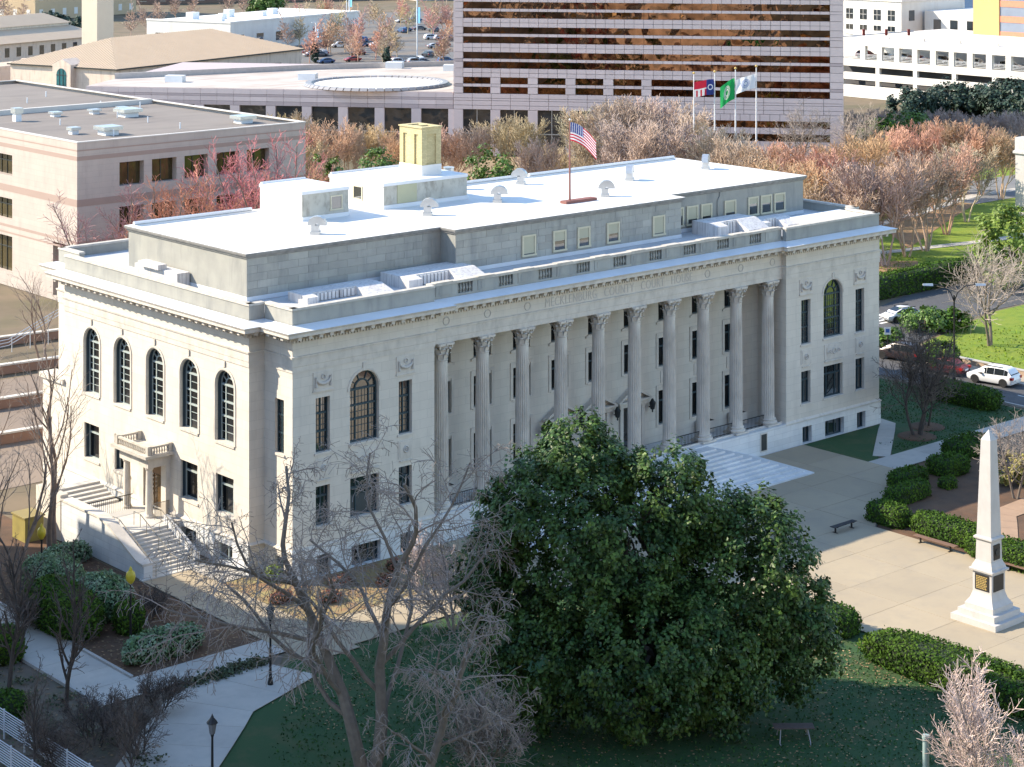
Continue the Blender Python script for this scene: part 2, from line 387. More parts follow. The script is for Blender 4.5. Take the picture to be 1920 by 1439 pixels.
# ---- colonnade recess
mb = MB(); cw = []
for k in range(9):
    xc = 29.6 + 3.71 * (k - 4)
    cw += [(xc-.82, xc+.82, 11.2, 12.75), (xc-.82, xc+.82, 7.7, 9.9)] + ([(xc-.82, xc+.82, 3.25, 5.88)] if k not in (3, 4, 5) else [(xc-.95, xc+.95, 2.02, 5.2)])
wall_open(mb, TF(3.0), 11.65, 47.55, 2.0, 13.6, cw, .35)
mb.quad((11.65,0,2), (11.65,3,2), (11.65,3,13.4), (11.65,0,13.4)); mb.quad((47.55,0,2), (47.55,3,2), (47.55,3,13.4), (47.55,0,13.4))
mb.quad((11.65,.45,13.55), (47.55,.45,13.55), (47.55,3,13.55), (11.65,3,13.55))
mb.build('porch_wall', LIME, CH)
DOORW = M('oak_door', (.10, .06, .035), .5, (.06, .04, .025), 3, .6)
for o in cw:
    if o[2] < 2.1: 
        d_ = MB().box(o[0]+.05, o[1]-.05, 3.2, 3.26, 2.02, 5.15).build('door', BRONZE, CH)
        for q in (0, 1): MB().box(o[0]+.15+q*.85, o[0]+.9+q*.85, 3.17, 3.22, 2.3, 4.9).build('door_panel', GLS, d_)
    else: window(CH, TF(3.0), *o, .35, (.5,), (.68,) if o[2] < 11 else (), None, gmat=PGLS)
for k in range(9):                          # window architraves, joined vertically, and spandrel panels
    xc = 29.6 + 3.71 * (k - 4); f = MB()
    for z0, z1 in ((7.6, 10.1), (3.1, 6.1)):
        if z0 < 4 and k in (3, 4, 5): continue
        f.box(xc-1.08, xc-.84, 2.94, 3.0, z0, z1).box(xc+.84, xc+1.08, 2.94, 3.0, z0, z1).box(xc-1.08, xc+1.08, 2.93, 3.0, z1, z1+.2)
    f.box(xc-1.08, xc+1.08, 2.9, 3.0, 11.0, 11.17)
    f.build('window_surround', TRIM, CH)
    if k not in (3, 4, 5): MB().box(xc-.6, xc+.6, 2.95, 3.0, 6.45, 7.35).build('spandrel_panel', TRIM, CH)
    else:
        f = MB().box(xc-1.3, xc-.97, 2.86, 3.0, 2.0, 5.25).box(xc+.97, xc+1.3, 2.86, 3.0, 2.0, 5.25).box(xc-1.45, xc+1.45, 2.72, 3.0, 5.25, 5.6)
        s = 1.75
        f.hexa([(xc-s,2.45,5.6),(xc+s,2.45,5.6),(xc+s,3,5.6),(xc-s,3,5.6)], [(xc-s,2.45,5.75),(xc+s,2.45,5.75),(xc+s,3,5.75),(xc-s,3,5.75)])
        f.prism([(0, 0)], 0, 0) if False else None
        f.hexa([(xc-s,2.5,5.75),(xc-s+.25,2.5,5.75),(xc-s+.25,3,5.75),(xc-s,3,5.75)], [(xc-.12,2.5,6.75),(xc+.02,2.5,6.55),(xc+.02,3,6.55),(xc-.12,3,6.75)])
        f.hexa([(xc+s-.25,2.5,5.75),(xc+s,2.5,5.75),(xc+s,3,5.75),(xc+s-.25,3,5.75)], [(xc-.02,2.5,6.55),(xc+.12,2.5,6.75),(xc+.12,3,6.75),(xc-.02,3,6.55)])
        f.build('door_pediment', TRIM, CH)
lan = MB().lathe([(.02,-.55),(.1,-.45),(.06,-.3),(.22,-.2),(.33,.45),(.3,.5),(.2,.62),(.05,.95),(.01,1.05)], 8).box(-.05,.05,0,.5,-.1,0)
lan_me = lan.mesh('wall_lantern', BRONZE)
for k in (2.5, 3.5, 4.5, 5.5): inst('wall_lantern', lan_me, CH, (29.6 + 3.71 * (k - 4), 2.6, 4.9), scale=(.75, .75, .75))
# ---- columns
def shaft_mesh():
    mb = MB(); fl = 20; lev = [(0, .535), (.06, .515), (.3, .512), (.55, .50), (.8, .47), (.97, .44), (1.0, .455)]; sub = 4; n = fl * sub
    for t, r in lev:
        for j in range(n):
            a = 2*math.pi*j/n; ph = j % sub; dr = (0, .062, .075, .062)[ph] if 0 < t < .97 else 0
            mb.v.append(((r-dr)*math.cos(a), (r-dr)*math.sin(a), t*9.6))
    for i in range(len(lev)-1):
        for j in range(n): mb.f.append((i*n+j, i*n+(j+1) % n, (i+1)*n+(j+1) % n, (i+1)*n+j))
    return mb.mesh('column_shaft', TRIM)
def cap_mesh():
    mb = MB().lathe([(.44,0),(.48,.03),(.48,.08),(.42,.1),(.42,.5),(.46,.8),(.58,1.05)], 16)
    rng = random.Random(3)
    for row, (nl, z0, h, r0, out) in enumerate(((8, .08, .48, .44, .26), (8, .40, .52, .44, .34))):
        for k in range(nl):
            a = 2*math.pi*(k + .5*row)/nl; ca, sa = math.cos(a), math.sin(a); prof = [(0,0,.15),(.05,.4,.17),(.09,.75,.15),(out*.75,1.0,.12),(out,.9,.07),(out*.85,.78,.03)]
            ring = []
            for o, t, wd in prof:
                rr = r0 + o
                ring.append([(rr*ca - s*wd*sa, rr*sa + s*wd*ca, z0 + t*h + (-.03 if s else 0)) for s in (-1, 0, 1)])
            for i in range(len(ring)-1):
                for s in (0, 1): mb.quad(ring[i][s], ring[i][s+1], ring[i+1][s+1], ring[i+1][s])
    for k in range(4):                      # corner volutes
        a = math.pi/4 + k*math.pi/2
        pts = []
        for i in range(9):
            t = i/8; ang = t*5.2; rr = .13*(1-t*.75)
            pts.append(((.70+.02+rr*math.sin(ang)-.04)*math.cos(a), (.70+.02+rr*math.sin(ang)-.04)*math.sin(a), 1.0+rr*math.cos(ang)-.06))
        mb.tube(pts, [.07,.065,.06,.055,.05,.05,.05,.05,.05], 5)
        mb.tube([(.45*math.cos(a), .45*math.sin(a), .62), (.55*math.cos(a), .55*math.sin(a), .9), (.70*math.cos(a), .70*math.sin(a), 1.05)], [.07,.07,.08], 5)
        for s in (-1, 1):                   # inner helices
            b_ = a + s*.62; mb.tube([(.45*math.cos(a+s*.35), .45*math.sin(a+s*.35), .62), (.55*math.cos(b_), .55*math.sin(b_), .95), (.62*math.cos(b_+s*.1), .62*math.sin(b_+s*.1), .9)], [.05,.06,.05], 5)
    pts = []                                # abacus with hollow sides
    for k in range(4):
        a = math.pi/4 + k*math.pi/2
        pts += [(.92*math.cos(a-.07), .92*math.sin(a-.07)), (.92*math.cos(a+.07), .92*math.sin(a+.07))]
        for t in (.25, .5, .75):
            b_ = a + t*math.pi/2; r_ = .92 - .30*math.sin(math.pi*t); pts.append((r_*math.cos(b_), r_*math.sin(b_)))
    mb.prism(pts, 1.08, 1.24); 
    for k in range(4): mb.lathe([(.02,0),(.09,.03),(.09,.14),(.02,.17)], 6, (.62*math.cos(k*math.pi/2), .62*math.sin(k*math.pi/2), 1.05))
    return mb.mesh('column_capital', TRIM)
sh, cp = shaft_mesh(), cap_mesh()
bs = MB().box(-.72,.72,-.72,.72,0,.14).lathe([(.70,.14),(.74,.2),(.74,.27),(.70,.33),(.62,.35),(.60,.42),(.63,.44),(.65,.49),(.62,.54),(.55,.56)], 28).mesh('column_base', TRIM)
for k in range(10):
    c = inst('column', sh, CH, (29.6 + 3.71*(k-4.5), .82, 2.56))
    inst('capital', cp, c, (0, 0, 9.6)); inst('base', bs, c, (0, 0, -.56))
# ---- podium, porch floor, front steps
mb = MB().box(11.65, 47.55, -.12, 3.0, 0, 1.98); mb.build('podium', BASE, CH)
wo = (44.42, 45.05, .42, 1.68); MB().box(wo[0]-.1, wo[1]+.1, -.17, -.121, wo[2]-.1, wo[3]+.1).build('podium_window', TRIM, CH)
MB().box(wo[0], wo[1], -.185, -.171, wo[2], wo[3]).build('pane', BRONZE, CH)
for k in (0, 1, 2, 6, 7, 8):                # low black railings between the columns and dark-topped planters
    xc = 29.6 + 3.71*(k-4); f = MB()
    for j in range(17): f.box(xc-1.25+j*.156-.012, xc-1.25+j*.156+.012, .72, .745, 2.0, 2.85)
    f.box(xc-1.3, xc+1.3, .71, .755, 2.82, 2.87).box(xc-1.3, xc+1.3, .71, .755, 2.1, 2.14)
    f.build('porch_railing', BLK, CH)
for k in (-4.05, 3.05, 4.05): 
    b_ = MB().box(29.6+3.71*k-.7, 29.6+3.71*k+.7, 2.1, 2.9, 2.0, 2.9).build('porch_planter', TRIM, CH)
    MB().box(29.6+3.71*k-.6, 29.6+3.71*k+.6, 2.2, 2.8, 2.9, 2.93).build('planter_soil', BLK, b_)
for k in range(12):
    z1 = .16*(12-k); o = .45*k
    x0, x1, y1 = 20.9-.5*k, 38.3+.5*k, -1.1-.45*k
    MB().box(x0, x1, y1, -.12, z1-.16 if k else 0.0, z1-.004).build('step', BASE, CH)
# ---- entablature
mb = sweep(MB(), OUT, [(.05,13.4),(.05,13.75),(.08,13.77),(.08,14.28),(.14,14.30),(.16,14.42),(0.02,14.44)]); mb.build('architrave', TRIM, CH)
MB().quad((11.65,.4,13.4),(47.55,.4,13.4),(47.55,1.3,13.4),(11.65,1.3,13.4)).quad((11.65,1.3,13.4),(47.55,1.3,13.4),(47.55,1.3,13.6),(11.65,1.3,13.6)).build('architrave_soffit', TRIM, CH)
mb = sweep(MB(), OUT, [(.02,14.44),(.02,15.28)]); mb.build('frieze', LIME, CH)
mb = sweep(MB(), OUT, [(.02,15.28),(.1,15.3),(.12,15.54),(.22,15.56),(.3,15.62),(.3,15.84),(.86,15.85),(1.0,15.86),(1.0,16.06),(1.04,16.08),(1.1,16.2)]); mb.build('cornice', TRIM, CH)
mb = sweep(MB(), OUT, [(1.1,16.2),(.9,16.24),(.05,16.44)]); mb.build('cornice_flashing', FLASH, CH)
mb = sweep(MB(), OUT, [(.12,1.86),(.16,1.9),(.14,1.97),(.05,2.02),(0.0,2.1)]); mb.build('water_table', TRIM, CH)
den = MB(); md = MB().box(-.14,.14,-.84,-.3,15.62,15.84).box(-.16,.16,-.9,-.3,15.79,15.846)
mod_me = md.mesh('modillion', TRIM)
def run(a, b, cornerA=0.0, cornerB=0.0):
    dx, dy = b[0]-a[0], b[1]-a[1]; L = math.hypot(dx, dy); ux, uy = dx/L, dy/L; nx, ny = uy, -ux
    n = max(1, int(L/.24)); 
    for i in range(n+1):
        t = L*i/n; px, py = a[0]+ux*t+nx*.12, a[1]+uy*t+ny*.12
        q = lambda s, o, z: (px+ux*s+nx*o, py+uy*s+ny*o, z)
        den.hexa([q(-.07,-.02,15.34), q(.07,-.02,15.34), q(.07,.12,15.34), q(-.07,.12,15.34)], [q(-.07,-.02,15.54), q(.07,-.02,15.54), q(.07,.12,15.54), q(-.07,.12,15.54)])
    n = max(1, round(L/.82)); ang = math.atan2(uy, ux)
    for i in range(n+1): inst('modillion', mod_me, CH, (a[0]+ux*L*i/n, a[1]+uy*L*i/n, 0), ang)
for i in range(0, 8): run(OUT[i], OUT[i+1])
stuff(den.build('dentils', TRIM, CH))
# raised letters with cut-letter shade put in their colour, and wreath rings beside it
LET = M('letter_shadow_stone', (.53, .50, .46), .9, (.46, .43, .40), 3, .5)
fc = bpy.data.curves.new('frieze_lettering', 'FONT'); fc.body = 'MECKLENBURG   COUNTY   COURT   HOUSE'; fc.size = .92; fc.extrude = .012; fc.align_x = 'CENTER'; fc.space_character = 1.1
ft = bpy.data.objects.new('lettering_source', fc); COL.objects.link(ft); bpy.context.view_layer.update()
fme = bpy.data.meshes.new_from_object(ft.evaluated_get(bpy.context.evaluated_depsgraph_get())); sx = 15.1 / ft.dimensions.x; bpy.data.objects.remove(ft)
fme.materials.clear(); fme.materials.append(LET)
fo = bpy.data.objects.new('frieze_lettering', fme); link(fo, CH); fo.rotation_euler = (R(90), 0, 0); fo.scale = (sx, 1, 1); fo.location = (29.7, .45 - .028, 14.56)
def torus(R_, r_, n=18, m=5):
    mb = MB()
    for i in range(n):
        a = 2*math.pi*i/n
        for j in range(m):
            b_ = 2*math.pi*j/m; rr = R_ + r_*math.cos(b_); mb.v.append((rr*math.cos(a), r_*math.sin(b_), rr*math.sin(a)))
    for i in range(n):
        for j in range(m): mb.f.append((i*m+j, ((i+1) % n)*m+j, ((i+1) % n)*m+(j+1) % m, i*m+(j+1) % m))
    return mb
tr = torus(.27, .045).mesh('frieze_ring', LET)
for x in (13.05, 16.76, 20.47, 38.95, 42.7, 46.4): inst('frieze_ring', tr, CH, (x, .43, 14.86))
# carved panels on the pavilions
def carve(xc, zc, kind, T):
    if kind == 'swag':
        p = MB().box(xc-.78, xc+.78, -.05, 0, zc-.62, zc+.55, T).box(xc-.82, xc+.82, -.09, 0, zc-.72, zc-.62, T).build('carved_panel', TRIM, CH)
        f = MB(); f.tube([T(xc+.55*math.sin(t*1.4), -.1, zc+.2-.42*math.cos(t*1.4)+.0) for t in [i/5-1 for i in range(11)]], [.05,.07,.09,.11,.12,.13,.12,.11,.09,.07,.05], 6)
        for s in (-1, 1): f.tube([T(xc+s*.56, -.1, zc+.25), T(xc+s*.6, -.09, zc-.1), T(xc+s*.56, -.08, zc-.42)], [.09,.06,.1], 5)
        f.add(torus(.14, .04, 12, 4), Matrix.Translation(T(xc, -.08, zc+.22))); f.build('garland', LET, p)
    elif kind == 'rosette':
        p = MB().box(xc-.62, xc+.62, -.04, 0, zc-.62, zc+.6, T).box(xc-.5, xc+.5, -.07, -.03, zc-.5, zc+.5, T).box(xc-.5, xc+.5, -.12, 0, zc-.8, zc-.72, T).build('carved_panel', TRIM, CH)
        f = MB().add(torus(.2, .06, 12, 4), Matrix.Translation(T(xc, -.08, zc))); f.add(torus(.07, .05, 8, 4), Matrix.Translation(T(xc, -.09, zc))); f.build('rosette', LET, p)
    else:
        p = MB().box(xc-1.12, xc+1.12, -.05, 0, zc-.6, zc+.58, T).box(xc-.85, xc+.85, -.09, -.04, zc-.36, zc+.36, T).box(xc-1.12, xc+1.12, -.16, 0, zc-.82, zc-.68, T).build('carved_panel', TRIM, CH)
        f = MB().add(torus(.2, .06, 12, 4), Matrix.Translation(T(xc, -.11, zc)))
        for s in (-1, 1):
            for q in (0, 1, 2): f.add(torus(.1-.015*q, .04, 10, 4), Matrix.Translation(T(xc+s*(.36+.19*q), -.1, zc+(.05 if q % 2 else -.05))))
        f.build('rosette', LET, p)
for X in (0, 47.55):
    for xc in (2.38, 9.16): carve(X+xc, 12.62, 'swag', TF0); carve(X+xc, 6.95, 'rosette', TF0)
    carve(X+5.76, 6.95, 'centre', TF0)
    k_ = MB().box(X+5.60, X+5.92, -.06, 0, 12.72, 13.25).build('keystone', TRIM, CH)
    f = MB(); A, B = arc_pts(X+4.36, X+7.15, 11.5, 18), arc_pts(X+4.5, X+7.01, 11.5, 18)
    for k in range(18): f.hexa([(A[k][0],-.04,A[k][1]),(A[k+1][0],-.04,A[k+1][1]),(A[k+1][0],.01,A[k+1][1]),(A[k][0],.01,A[k][1])],[(B[k][0],-.04,B[k][1]),(B[k+1][0],-.04,B[k+1][1]),(B[k+1][0],.01,B[k+1][1]),(B[k][0],.01,B[k][1])])
    f.build('window_arch', TRIM, CH)
for y in ey:
    f = MB(); A, B = arc_pts(y-1.3, y+1.3, 11.65, 18), arc_pts(y-1.12, y+1.12, 11.65, 18); T = TEE
    for k in range(18): f.hexa([T(A[k][0],-.05,A[k][1]),T(A[k+1][0],-.05,A[k+1][1]),T(A[k+1][0],.01,A[k+1][1]),T(A[k][0],.01,A[k][1])],[T(B[k][0],-.05,B[k][1]),T(B[k+1][0],-.05,B[k+1][1]),T(B[k+1][0],.01,B[k+1][1]),T(B[k][0],.01,B[k][1])])
    f.box(y-1.3, y-1.12, -.05, .01, 7.95, 11.65, T).box(y+1.12, y+1.3, -.05, .01, 7.95, 11.65, T).build('window_arch', TRIM, CH)
    MB().box(y-.1, y+.1, -.09, 0, 12.95, 13.35, T).build('keystone', TRIM, CH)
    MB().box(y-1.2, y-1.1, -.12, 0, 6.9, 7.7, T).build('downpipe_stub', TRIM, CH) if False else None
# ---- attic parapet and balustrade
def parapet(a, b, t=.42):
    """a solid attic wall from a to b, inside the outline"""
    dx, dy = b[0]-a[0], b[1]-a[1]; L = math.hypot(dx, dy); ux, uy = dx/L, dy/L; nx, ny = -uy, ux
    q = lambda s, o, z: (a[0]+ux*s+nx*o, a[1]+uy*s+ny*o, z)
    i_ = .006; m = MB().hexa([q(i_,0,16.4), q(L-i_,0,16.4), q(L-i_,t,16.4), q(i_,t,16.4)], [q(i_,0,17.36), q(L-i_,0,17.36), q(L-i_,t,17.36), q(i_,t,17.36)]); p = m.build('parapet', PSTONE, CH)
    m = MB().hexa([q(-.05,-.06,17.36), q(L+.05,-.06,17.36), q(L+.05,t+.06,17.36), q(-.05,t+.06,17.36)], [q(-.02,-.03,17.5), q(L+.02,-.03,17.5), q(L+.02,t+.03,17.5), q(-.02,t+.03,17.5)]); m.build('coping', COPEW, p)
COPEW = M('pale_coping', (.58, .54, .47), .8, (.36, .33, .29), 1.6, .8, .1)
for i in (0, 1, 2, 3, 7, 8, 9, 10, 12, 13, 14):
    parapet(OUT[i], OUT[(i+1) % len(OUT)])
bal = MB().lathe([(.07,0),(.07,.05),(.05,.08),(.095,.22),(.10,.3),(.06,.48),(.05,.56),(.07,.6),(.07,.66)], 8).mesh('baluster', PSTONE)
rail = MB().box(11.65, 47.55, .45, .85, 16.4, 16.58).build('balustrade_plinth', PSTONE, CH)
MB().box(11.65, 47.55, .40, .90, 17.32, 17.5).build('balustrade_rail', COPEW, CH)
edges = [11.65]
for k in range(9):
    xc = 29.6 + 3.71*(k-4); edges += [xc-.68, xc+.68]
    for j in range(5): inst('baluster', bal, CH, (xc-.54+j*.27, .65, 16.58), scale=(1, 1, 1.12))
    MB().box(xc-.68, xc+.68, .80, .86, 16.58, 17.32).build('balustrade_back', PSTONE, CH)
edges.append(47.55)
for k in range(0, len(edges), 2):
    a, b = edges[k], edges[k+1]; p = MB().box(a, b, .47, .83, 16.58, 17.32).build('balustrade_pier', PSTONE, CH)
    MB().box((a+b)/2-.72, (a+b)/2+.72, .43, .47, 16.6, 17.3).box((a+b)/2-.45, (a+b)/2+.45, .41, .43, 16.72, 17.18).build('pier_panel', PSTONE, p)
    if b - a > 2: MB().box((a+b)/2-.75, (a+b)/2+.75, .38, .92, 17.5, 17.54).build('pier_cap', COPEW, p)
# ---- lower roof and penthouse
LROOF = M('lower_roof', (.60, .61, .62), .6, (.42, .44, .47), .5, .7, stain=((.3, .31, .33), .5), ssc=(.6, .6, .6))
mb = MB().poly([(x, y, 16.7) for x, y in off(OUT, -.3)]); mb.build('lower_roof', LROOF, CH)
PEN = [(1.3,7.1),(18.0,7.1),(18.0,5.4),(41.2,5.4),(41.2,7.1),(57.9,7.1),(57.9,22.3),(1.3,22.3)]
mb = MB(); n = len(PEN)
for i in range(n):
    a, b = PEN[i], PEN[(i+1) % n]; mb.quad((a[0],a[1],16.7), (b[0],b[1],16.7), (b[0],b[1],19.62), (a[0],a[1],19.62))
pw = mb.build('penthouse_wall', PSTONE, CH)
rngs = random.Random(11); pwin = [(24.34,25.66),(27.43,28.73),(29.94,31.21),(33.01,34.32),(37.98,39.29)]; pwr = [(41.75,43.19),(43.57,44.87),(45.25,46.51),(48.04,49.39),(50.89,52.14),(52.47,53.81),(54.14,55.5)]
blk = {}
def block(x0, x1, y, z0, z1):
    k = round(x1-x0, 2), round(z1-z0, 2)
    if k not in blk: 
        w_, h_ = k; e = .016
        blk[k] = MB().hexa([(.008,0,.008),(w_-.008,0,.008),(w_-.008,0,h_-.008),(.008,0,h_-.008)], [(e,-.016,e),(w_-e,-.016,e),(w_-e,-.016,h_-e),(e,-.016,h_-e)]).mesh('stone_block', PSTONE)
    inst('stone_block', blk[k], pw, (x0, y - rngs.uniform(0, .006), z0))
nrow = 5; hrow = .52
for xs0, xs1, y, bw in ((18.0, 41.2, 5.4, 1.45), (1.3, 18.0, 7.1, 1.67)):
    for r_ in range(nrow):
        z0 = 17.0 + r_*hrow; x = xs0; first = (r_ % 2)
        while x < xs1 - .01:
            x1 = min(xs1, x + (bw/2 if first else bw)); first = 0
            if xs1 - x1 < .3: x1 = xs1
            segs = [(x, x1)]
            for a, b in pwin:
                if y < 6 and z0 + hrow > 17.15 and z0 < 18.85:
                    segs = [s for s_ in segs for s in ([(s_[0], min(s_[1], a-.12))] if s_[0] < a-.12 else []) + ([(max(s_[0], b+.12), s_[1])] if s_[1] > b+.12 else [])]
            for s0, s1 in segs:
                if s1 - s0 > .05: block(s0, s1, y, z0, z0 + hrow)
            x = x1
for (a, b), y in [(w_, 5.4) for w_ in pwin] + [(w_, 7.1) for w_ in pwr]:
    T = TF(y - .06); f = MB(); z0, z1 = 17.22, 18.78
    f.box(a-.02, a+.13, -.05, .1, z0, z1, T).box(b-.13, b+.02, -.05, .1, z0, z1, T).box(a+.13, b-.13, -.05, .1, z1-.13, z1, T).box(a-.06, b+.06, -.1, .1, z0-.02, z0+.12, T)
    w_ = f.build('window', CREAMF, CH)
    zs = z0 + (z1-z0)*rngs.choice((.55, .62, .3, .35, .62, .7)) if y > 6 else z0 + (z1-z0)*rngs.choice((.12, .45, .5, .2))
    MB().box(a+.13, b-.13, .0, .03, z0+.12, zs, T).build('pane', GLS, w_); MB().box(a+.13, b-.13, -.004, .03, zs, z1-.13, T).build('blind', BLIND, w_)
MB().tube([(47.2,7.04,16.8),(47.2,7.04,18.9),(47.45,7.04,19.2),(47.5,7.04,19.6)], .04, 6).build('downpipe', PSTONE, CH)
mb = MB(); rings = [(.0,19.55),(.1,19.6),(.1,19.7),(.2,19.74),(.24,19.86),(.24,19.95)]; sweep(mb, PEN, rings); mb.build('penthouse_cornice', COPE, CH)
mb = MB(); sweep(mb, PEN, [(.24,19.95),(-.35,19.97),(-.45,19.86)]); mb.poly([(x, y, 19.86) for x, y in off(PEN, -.45)]); mb.build('roof_deck', MEMB, CH)
mb = MB(); sweep(mb, PEN, [(.03,16.72),(.03,17.0),(0.0,17.02)]); mb.build('roof_upstand', FLASH, CH)
mb = MB().box(-.75, 1.25, 4.0, 26.5, 16.7, 16.72).build('roof_gutter', LROOF, CH)
WST = M('stained_white_render', (.70, .68, .66), .7, (.52, .50, .50), 1.0, .7, stain=((.22, .2, .2), .8), ssc=(3, 3, .25))
def housing(x0, x1, y0, y1, h, gx0, gx1):
    p = MB().hexa([(x0,y0+.8,16.7),(x1,y0+.8,16.7),(x1,y1,16.7),(x0,y1,16.7)], [(x0,y0+.8,16.7+h),(x1,y0+.8,16.7+h),(x1,y1,16.7+h),(x0,y1,16.7+h)])
    p.hexa([(x0,y0,16.7),(gx0,y0,16.7),(gx0,y0+.8,16.7),(x0,y0+.8,16.7)], [(x0,y0,16.7+h*.8),(gx0,y0,16.7+h*.8),(gx0,y0+.8,16.7+h),(x0,y0+.8,16.7+h)])
    p.hexa([(gx1,y0-.6,16.7),(x1,y0-.6,16.7),(x1,y0+.8,16.7),(gx1,y0+.8,16.7)], [(gx1,y0-.6,16.7+h*.35),(x1,y0-.6,16.7+h*.35),(x1,y0+.8,16.7+h),(gx1,y0+.8,16.7+h)])
    o = p.build('skylight_housing', WST, CH)
    n_ = int((gx1-gx0)/.32)
    for i in range(n_): MB().box(gx0+i*.32+.03, gx0+i*.32+.25, y0+.66, y0+.80, 16.75, 16.7+h-.08).build('louvre', WST, o)
housing(3.6, 10.4, 3.4, 5.6, .62, 4.5, 8.2); housing(12.0, 18.6, 3.2, 6.4, .78, 13.2, 16.2)
housing(43.4, 48.8, 3.5, 6.3, 1.05, 44.6, 46.4); housing(48.9, 52.9, 3.6, 5.6, .7, 49.8, 51.2)
MB().box(52.6, 59.0, .9, 4.2, 16.72, 17.3).build('roof_plinth', MEMB, CH)
MB().box(.2, 1.2, 14, 19.6, 16.72, 17.75).box(-.1, .6, 16, 18.6, 17.75, 18.1).build('skylight_housing', WST, CH)
# roof blocks, chimney
def roof_block(name, x0, x1, y0, y1, h, win_front=None, win_side=None):
    z0 = 19.86; o = MB().box(x0, x1, y0, y1, z0, z0+h).build(name, MEMB, CH)
    MB().box(x0+.02, x1, y0-.03, y0, z0+.32, z0+h-.22).build('front_face', STAINW, o)
    MB().box(x0-.06, x1+.06, y0-.08, y1+.06, z0+h-.2, z0+h+.04).build('roof_edge', FLASHW, o); MB().box(x0-.05, x1+.05, y0-.1, y0-.002, z0, z0+.3).build('upstand', FLASHW, o)
    MB().tube([(x0+.1, y1, z0+h+.05), (x1-.1, y1, z0+h+.05)], .14, 6).build('gutter', FLASH, o)
    for w_, T in ((win_front, TF(y0-.035)), (win_side, TE(x0-.005))):
        if w_:
            a, b, c, d = w_; c += z0; d += z0
            q = MB().box(a, a+.1, -.06, 0, c, d, T).box(b-.1, b, -.06, 0, c, d, T).box(a+.1, b-.1, -.06, 0, d-.1, d, T).box(a-.05, b+.05, -.08, 0, c-.1, c, T).build('window', CREAMF, o)
            MB().box(a+.1, b-.1, -.02, 0, c, d-.1, T).build('pane', GLS, q)
    return o
STAINW = M('weathered_render', (.52, .51, .45), .8, (.40, .39, .34), .9, .8, stain=((.17, .15, .12), .8), ssc=(.9, .9, .5))
FLASHW = M('white_flashing', (.74, .76, .78), .5, (.62, .64, .67), .8, .5)
roof_block('roof_hatch_house', 12.05, 16.3, 15.9, 21.3, 2.15, (14.6, 15.7, .65, 1.65))
b2 = roof_block('lift_house', 20.0, 28.3, 16.4, 23.3, 1.95, None, (19.0, 20.2, .5, 1.5))
MB().box(21.3, 23.2, 16.31, 16.4, 20.2, 21.6).build('boarded_panel', M('olive_board', (.46, .45, .30), .7, (.40, .39, .27), 1, .5), b2)
CHB = ashlar('yellow_brick', (.62, .53, .30), (.50, .42, .22), .3, .12, .3, .6, ((.36, .29, .15), .5), cellvar=.2)
z0 = 21.8; mb = MB(); x0, x1, y0, y1, zt = 24.8, 26.75, 17.7, 20.5, 25.65
mb.box(x0, x1, y0, y1, z0, z0+.9)
mb.box(x0+.12, x1-.12, y0+.12, y1-.12, z0+.9, zt-.1)
for xx in ((x0, x0+.5), (x1-.5, x1)):
    for yy in (y0, y1-.12): mb.box(*xx, yy, yy+.12, z0+.9, zt-.6)
for yy in ((y0+.125, y0+.45), (y0+.95, y0+1.85), (y1-.45, y1-.125)):
    for xx in (x0, x1-.12): mb.box(xx, xx+.12, *yy, z0+.9, zt-.6)
mb.box(x0, x1, y0, y0+.121, zt-.6, zt-.1).box(x0, x1, y1-.121, y1, zt-.6, zt-.1).box(x0, x0+.121, y0+.12, y1-.12, zt-.6, zt-.1).box(x1-.121, x1, y0+.12, y1-.12, zt-.6, zt-.1)
ch = mb.build('chimney', CHB, CH)
MB().box(x0-.08, x1+.08, y0-.08, y0+.4, zt-.1, zt).box(x0-.08, x1+.08, y1-.4, y1+.08, zt-.1, zt).box(x0-.08, x0+.4, y0+.4, y1-.4, zt-.1, zt).box(x1-.4, x1+.08, y0+.4, y1-.4, zt-.1, zt).box(x0+.4, x1-.4, y0+1.2, y0+1.6, zt-.1, zt).build('chimney_rim', CHB, ch)
MB().box(x0-.02, x1+.02, y0-.03, y1+.02, z0, z0+.85).build('chimney_base', MEMB, ch)
gv = MB().box(-.32,.32,-.32,.32,0,.22).box(-.24,.24,-.24,.24,.2,.75)
def goose():
    m = MB().box(-.32,.32,-.32,.32,0,.2).box(-.25,.25,-.25,.25,.2,.62); n = 8; inn, out = .12, .62
    for s0, s1 in ((0, 1),):
        ring = [[( -.25 + .37 - r_*math.cos(math.pi*i/n*1.0), w_, .62 + r_*math.sin(math.pi*i/n)) for r_ in (inn, out) for w_ in (-.25, .25)] for i in range(n+1)]
        for i in range(n):
            a, b = ring[i], ring[i+1]; m.quad(a[0], a[1], b[1], b[0]); m.quad(a[2], b[2], b[3], a[3]); m.quad(a[0], b[0], b[2], a[2]); m.quad(a[1], a[3], b[3], b[1])
    return m
gm = goose().mesh('roof_vent', ALU)
for k, (x, y, rz) in enumerate([(9.57,10.75,-.8),(20.82,12.05,-.8),(28.96,13.44,-.8),(37.37,10.11,-.7),(36.88,19.6,2.2),(45.19,15.19,.6),(55.03,15.73,.6)]):
    inst('roof_vent', gm, CH, (x, y, 19.86), rz, (1.1, 1.1, 1.05))
MB().lathe([(.42,0),(.42,1.7),(.46,1.72),(.46,1.8),(.3,1.8)], 14, (30.6, 21.4, 19.86)).build('flue', ALU, CH)
MB().tube([(24.0, 22.1, 20.1), (38.8, 22.1, 20.1)], .13, 6).build('roof_gutter', FLASH, CH); MB().tube([(40, 22.1, 20.1), (57.6, 22.1, 20.1)], .13, 6).build('roof_gutter', FLASH, CH)
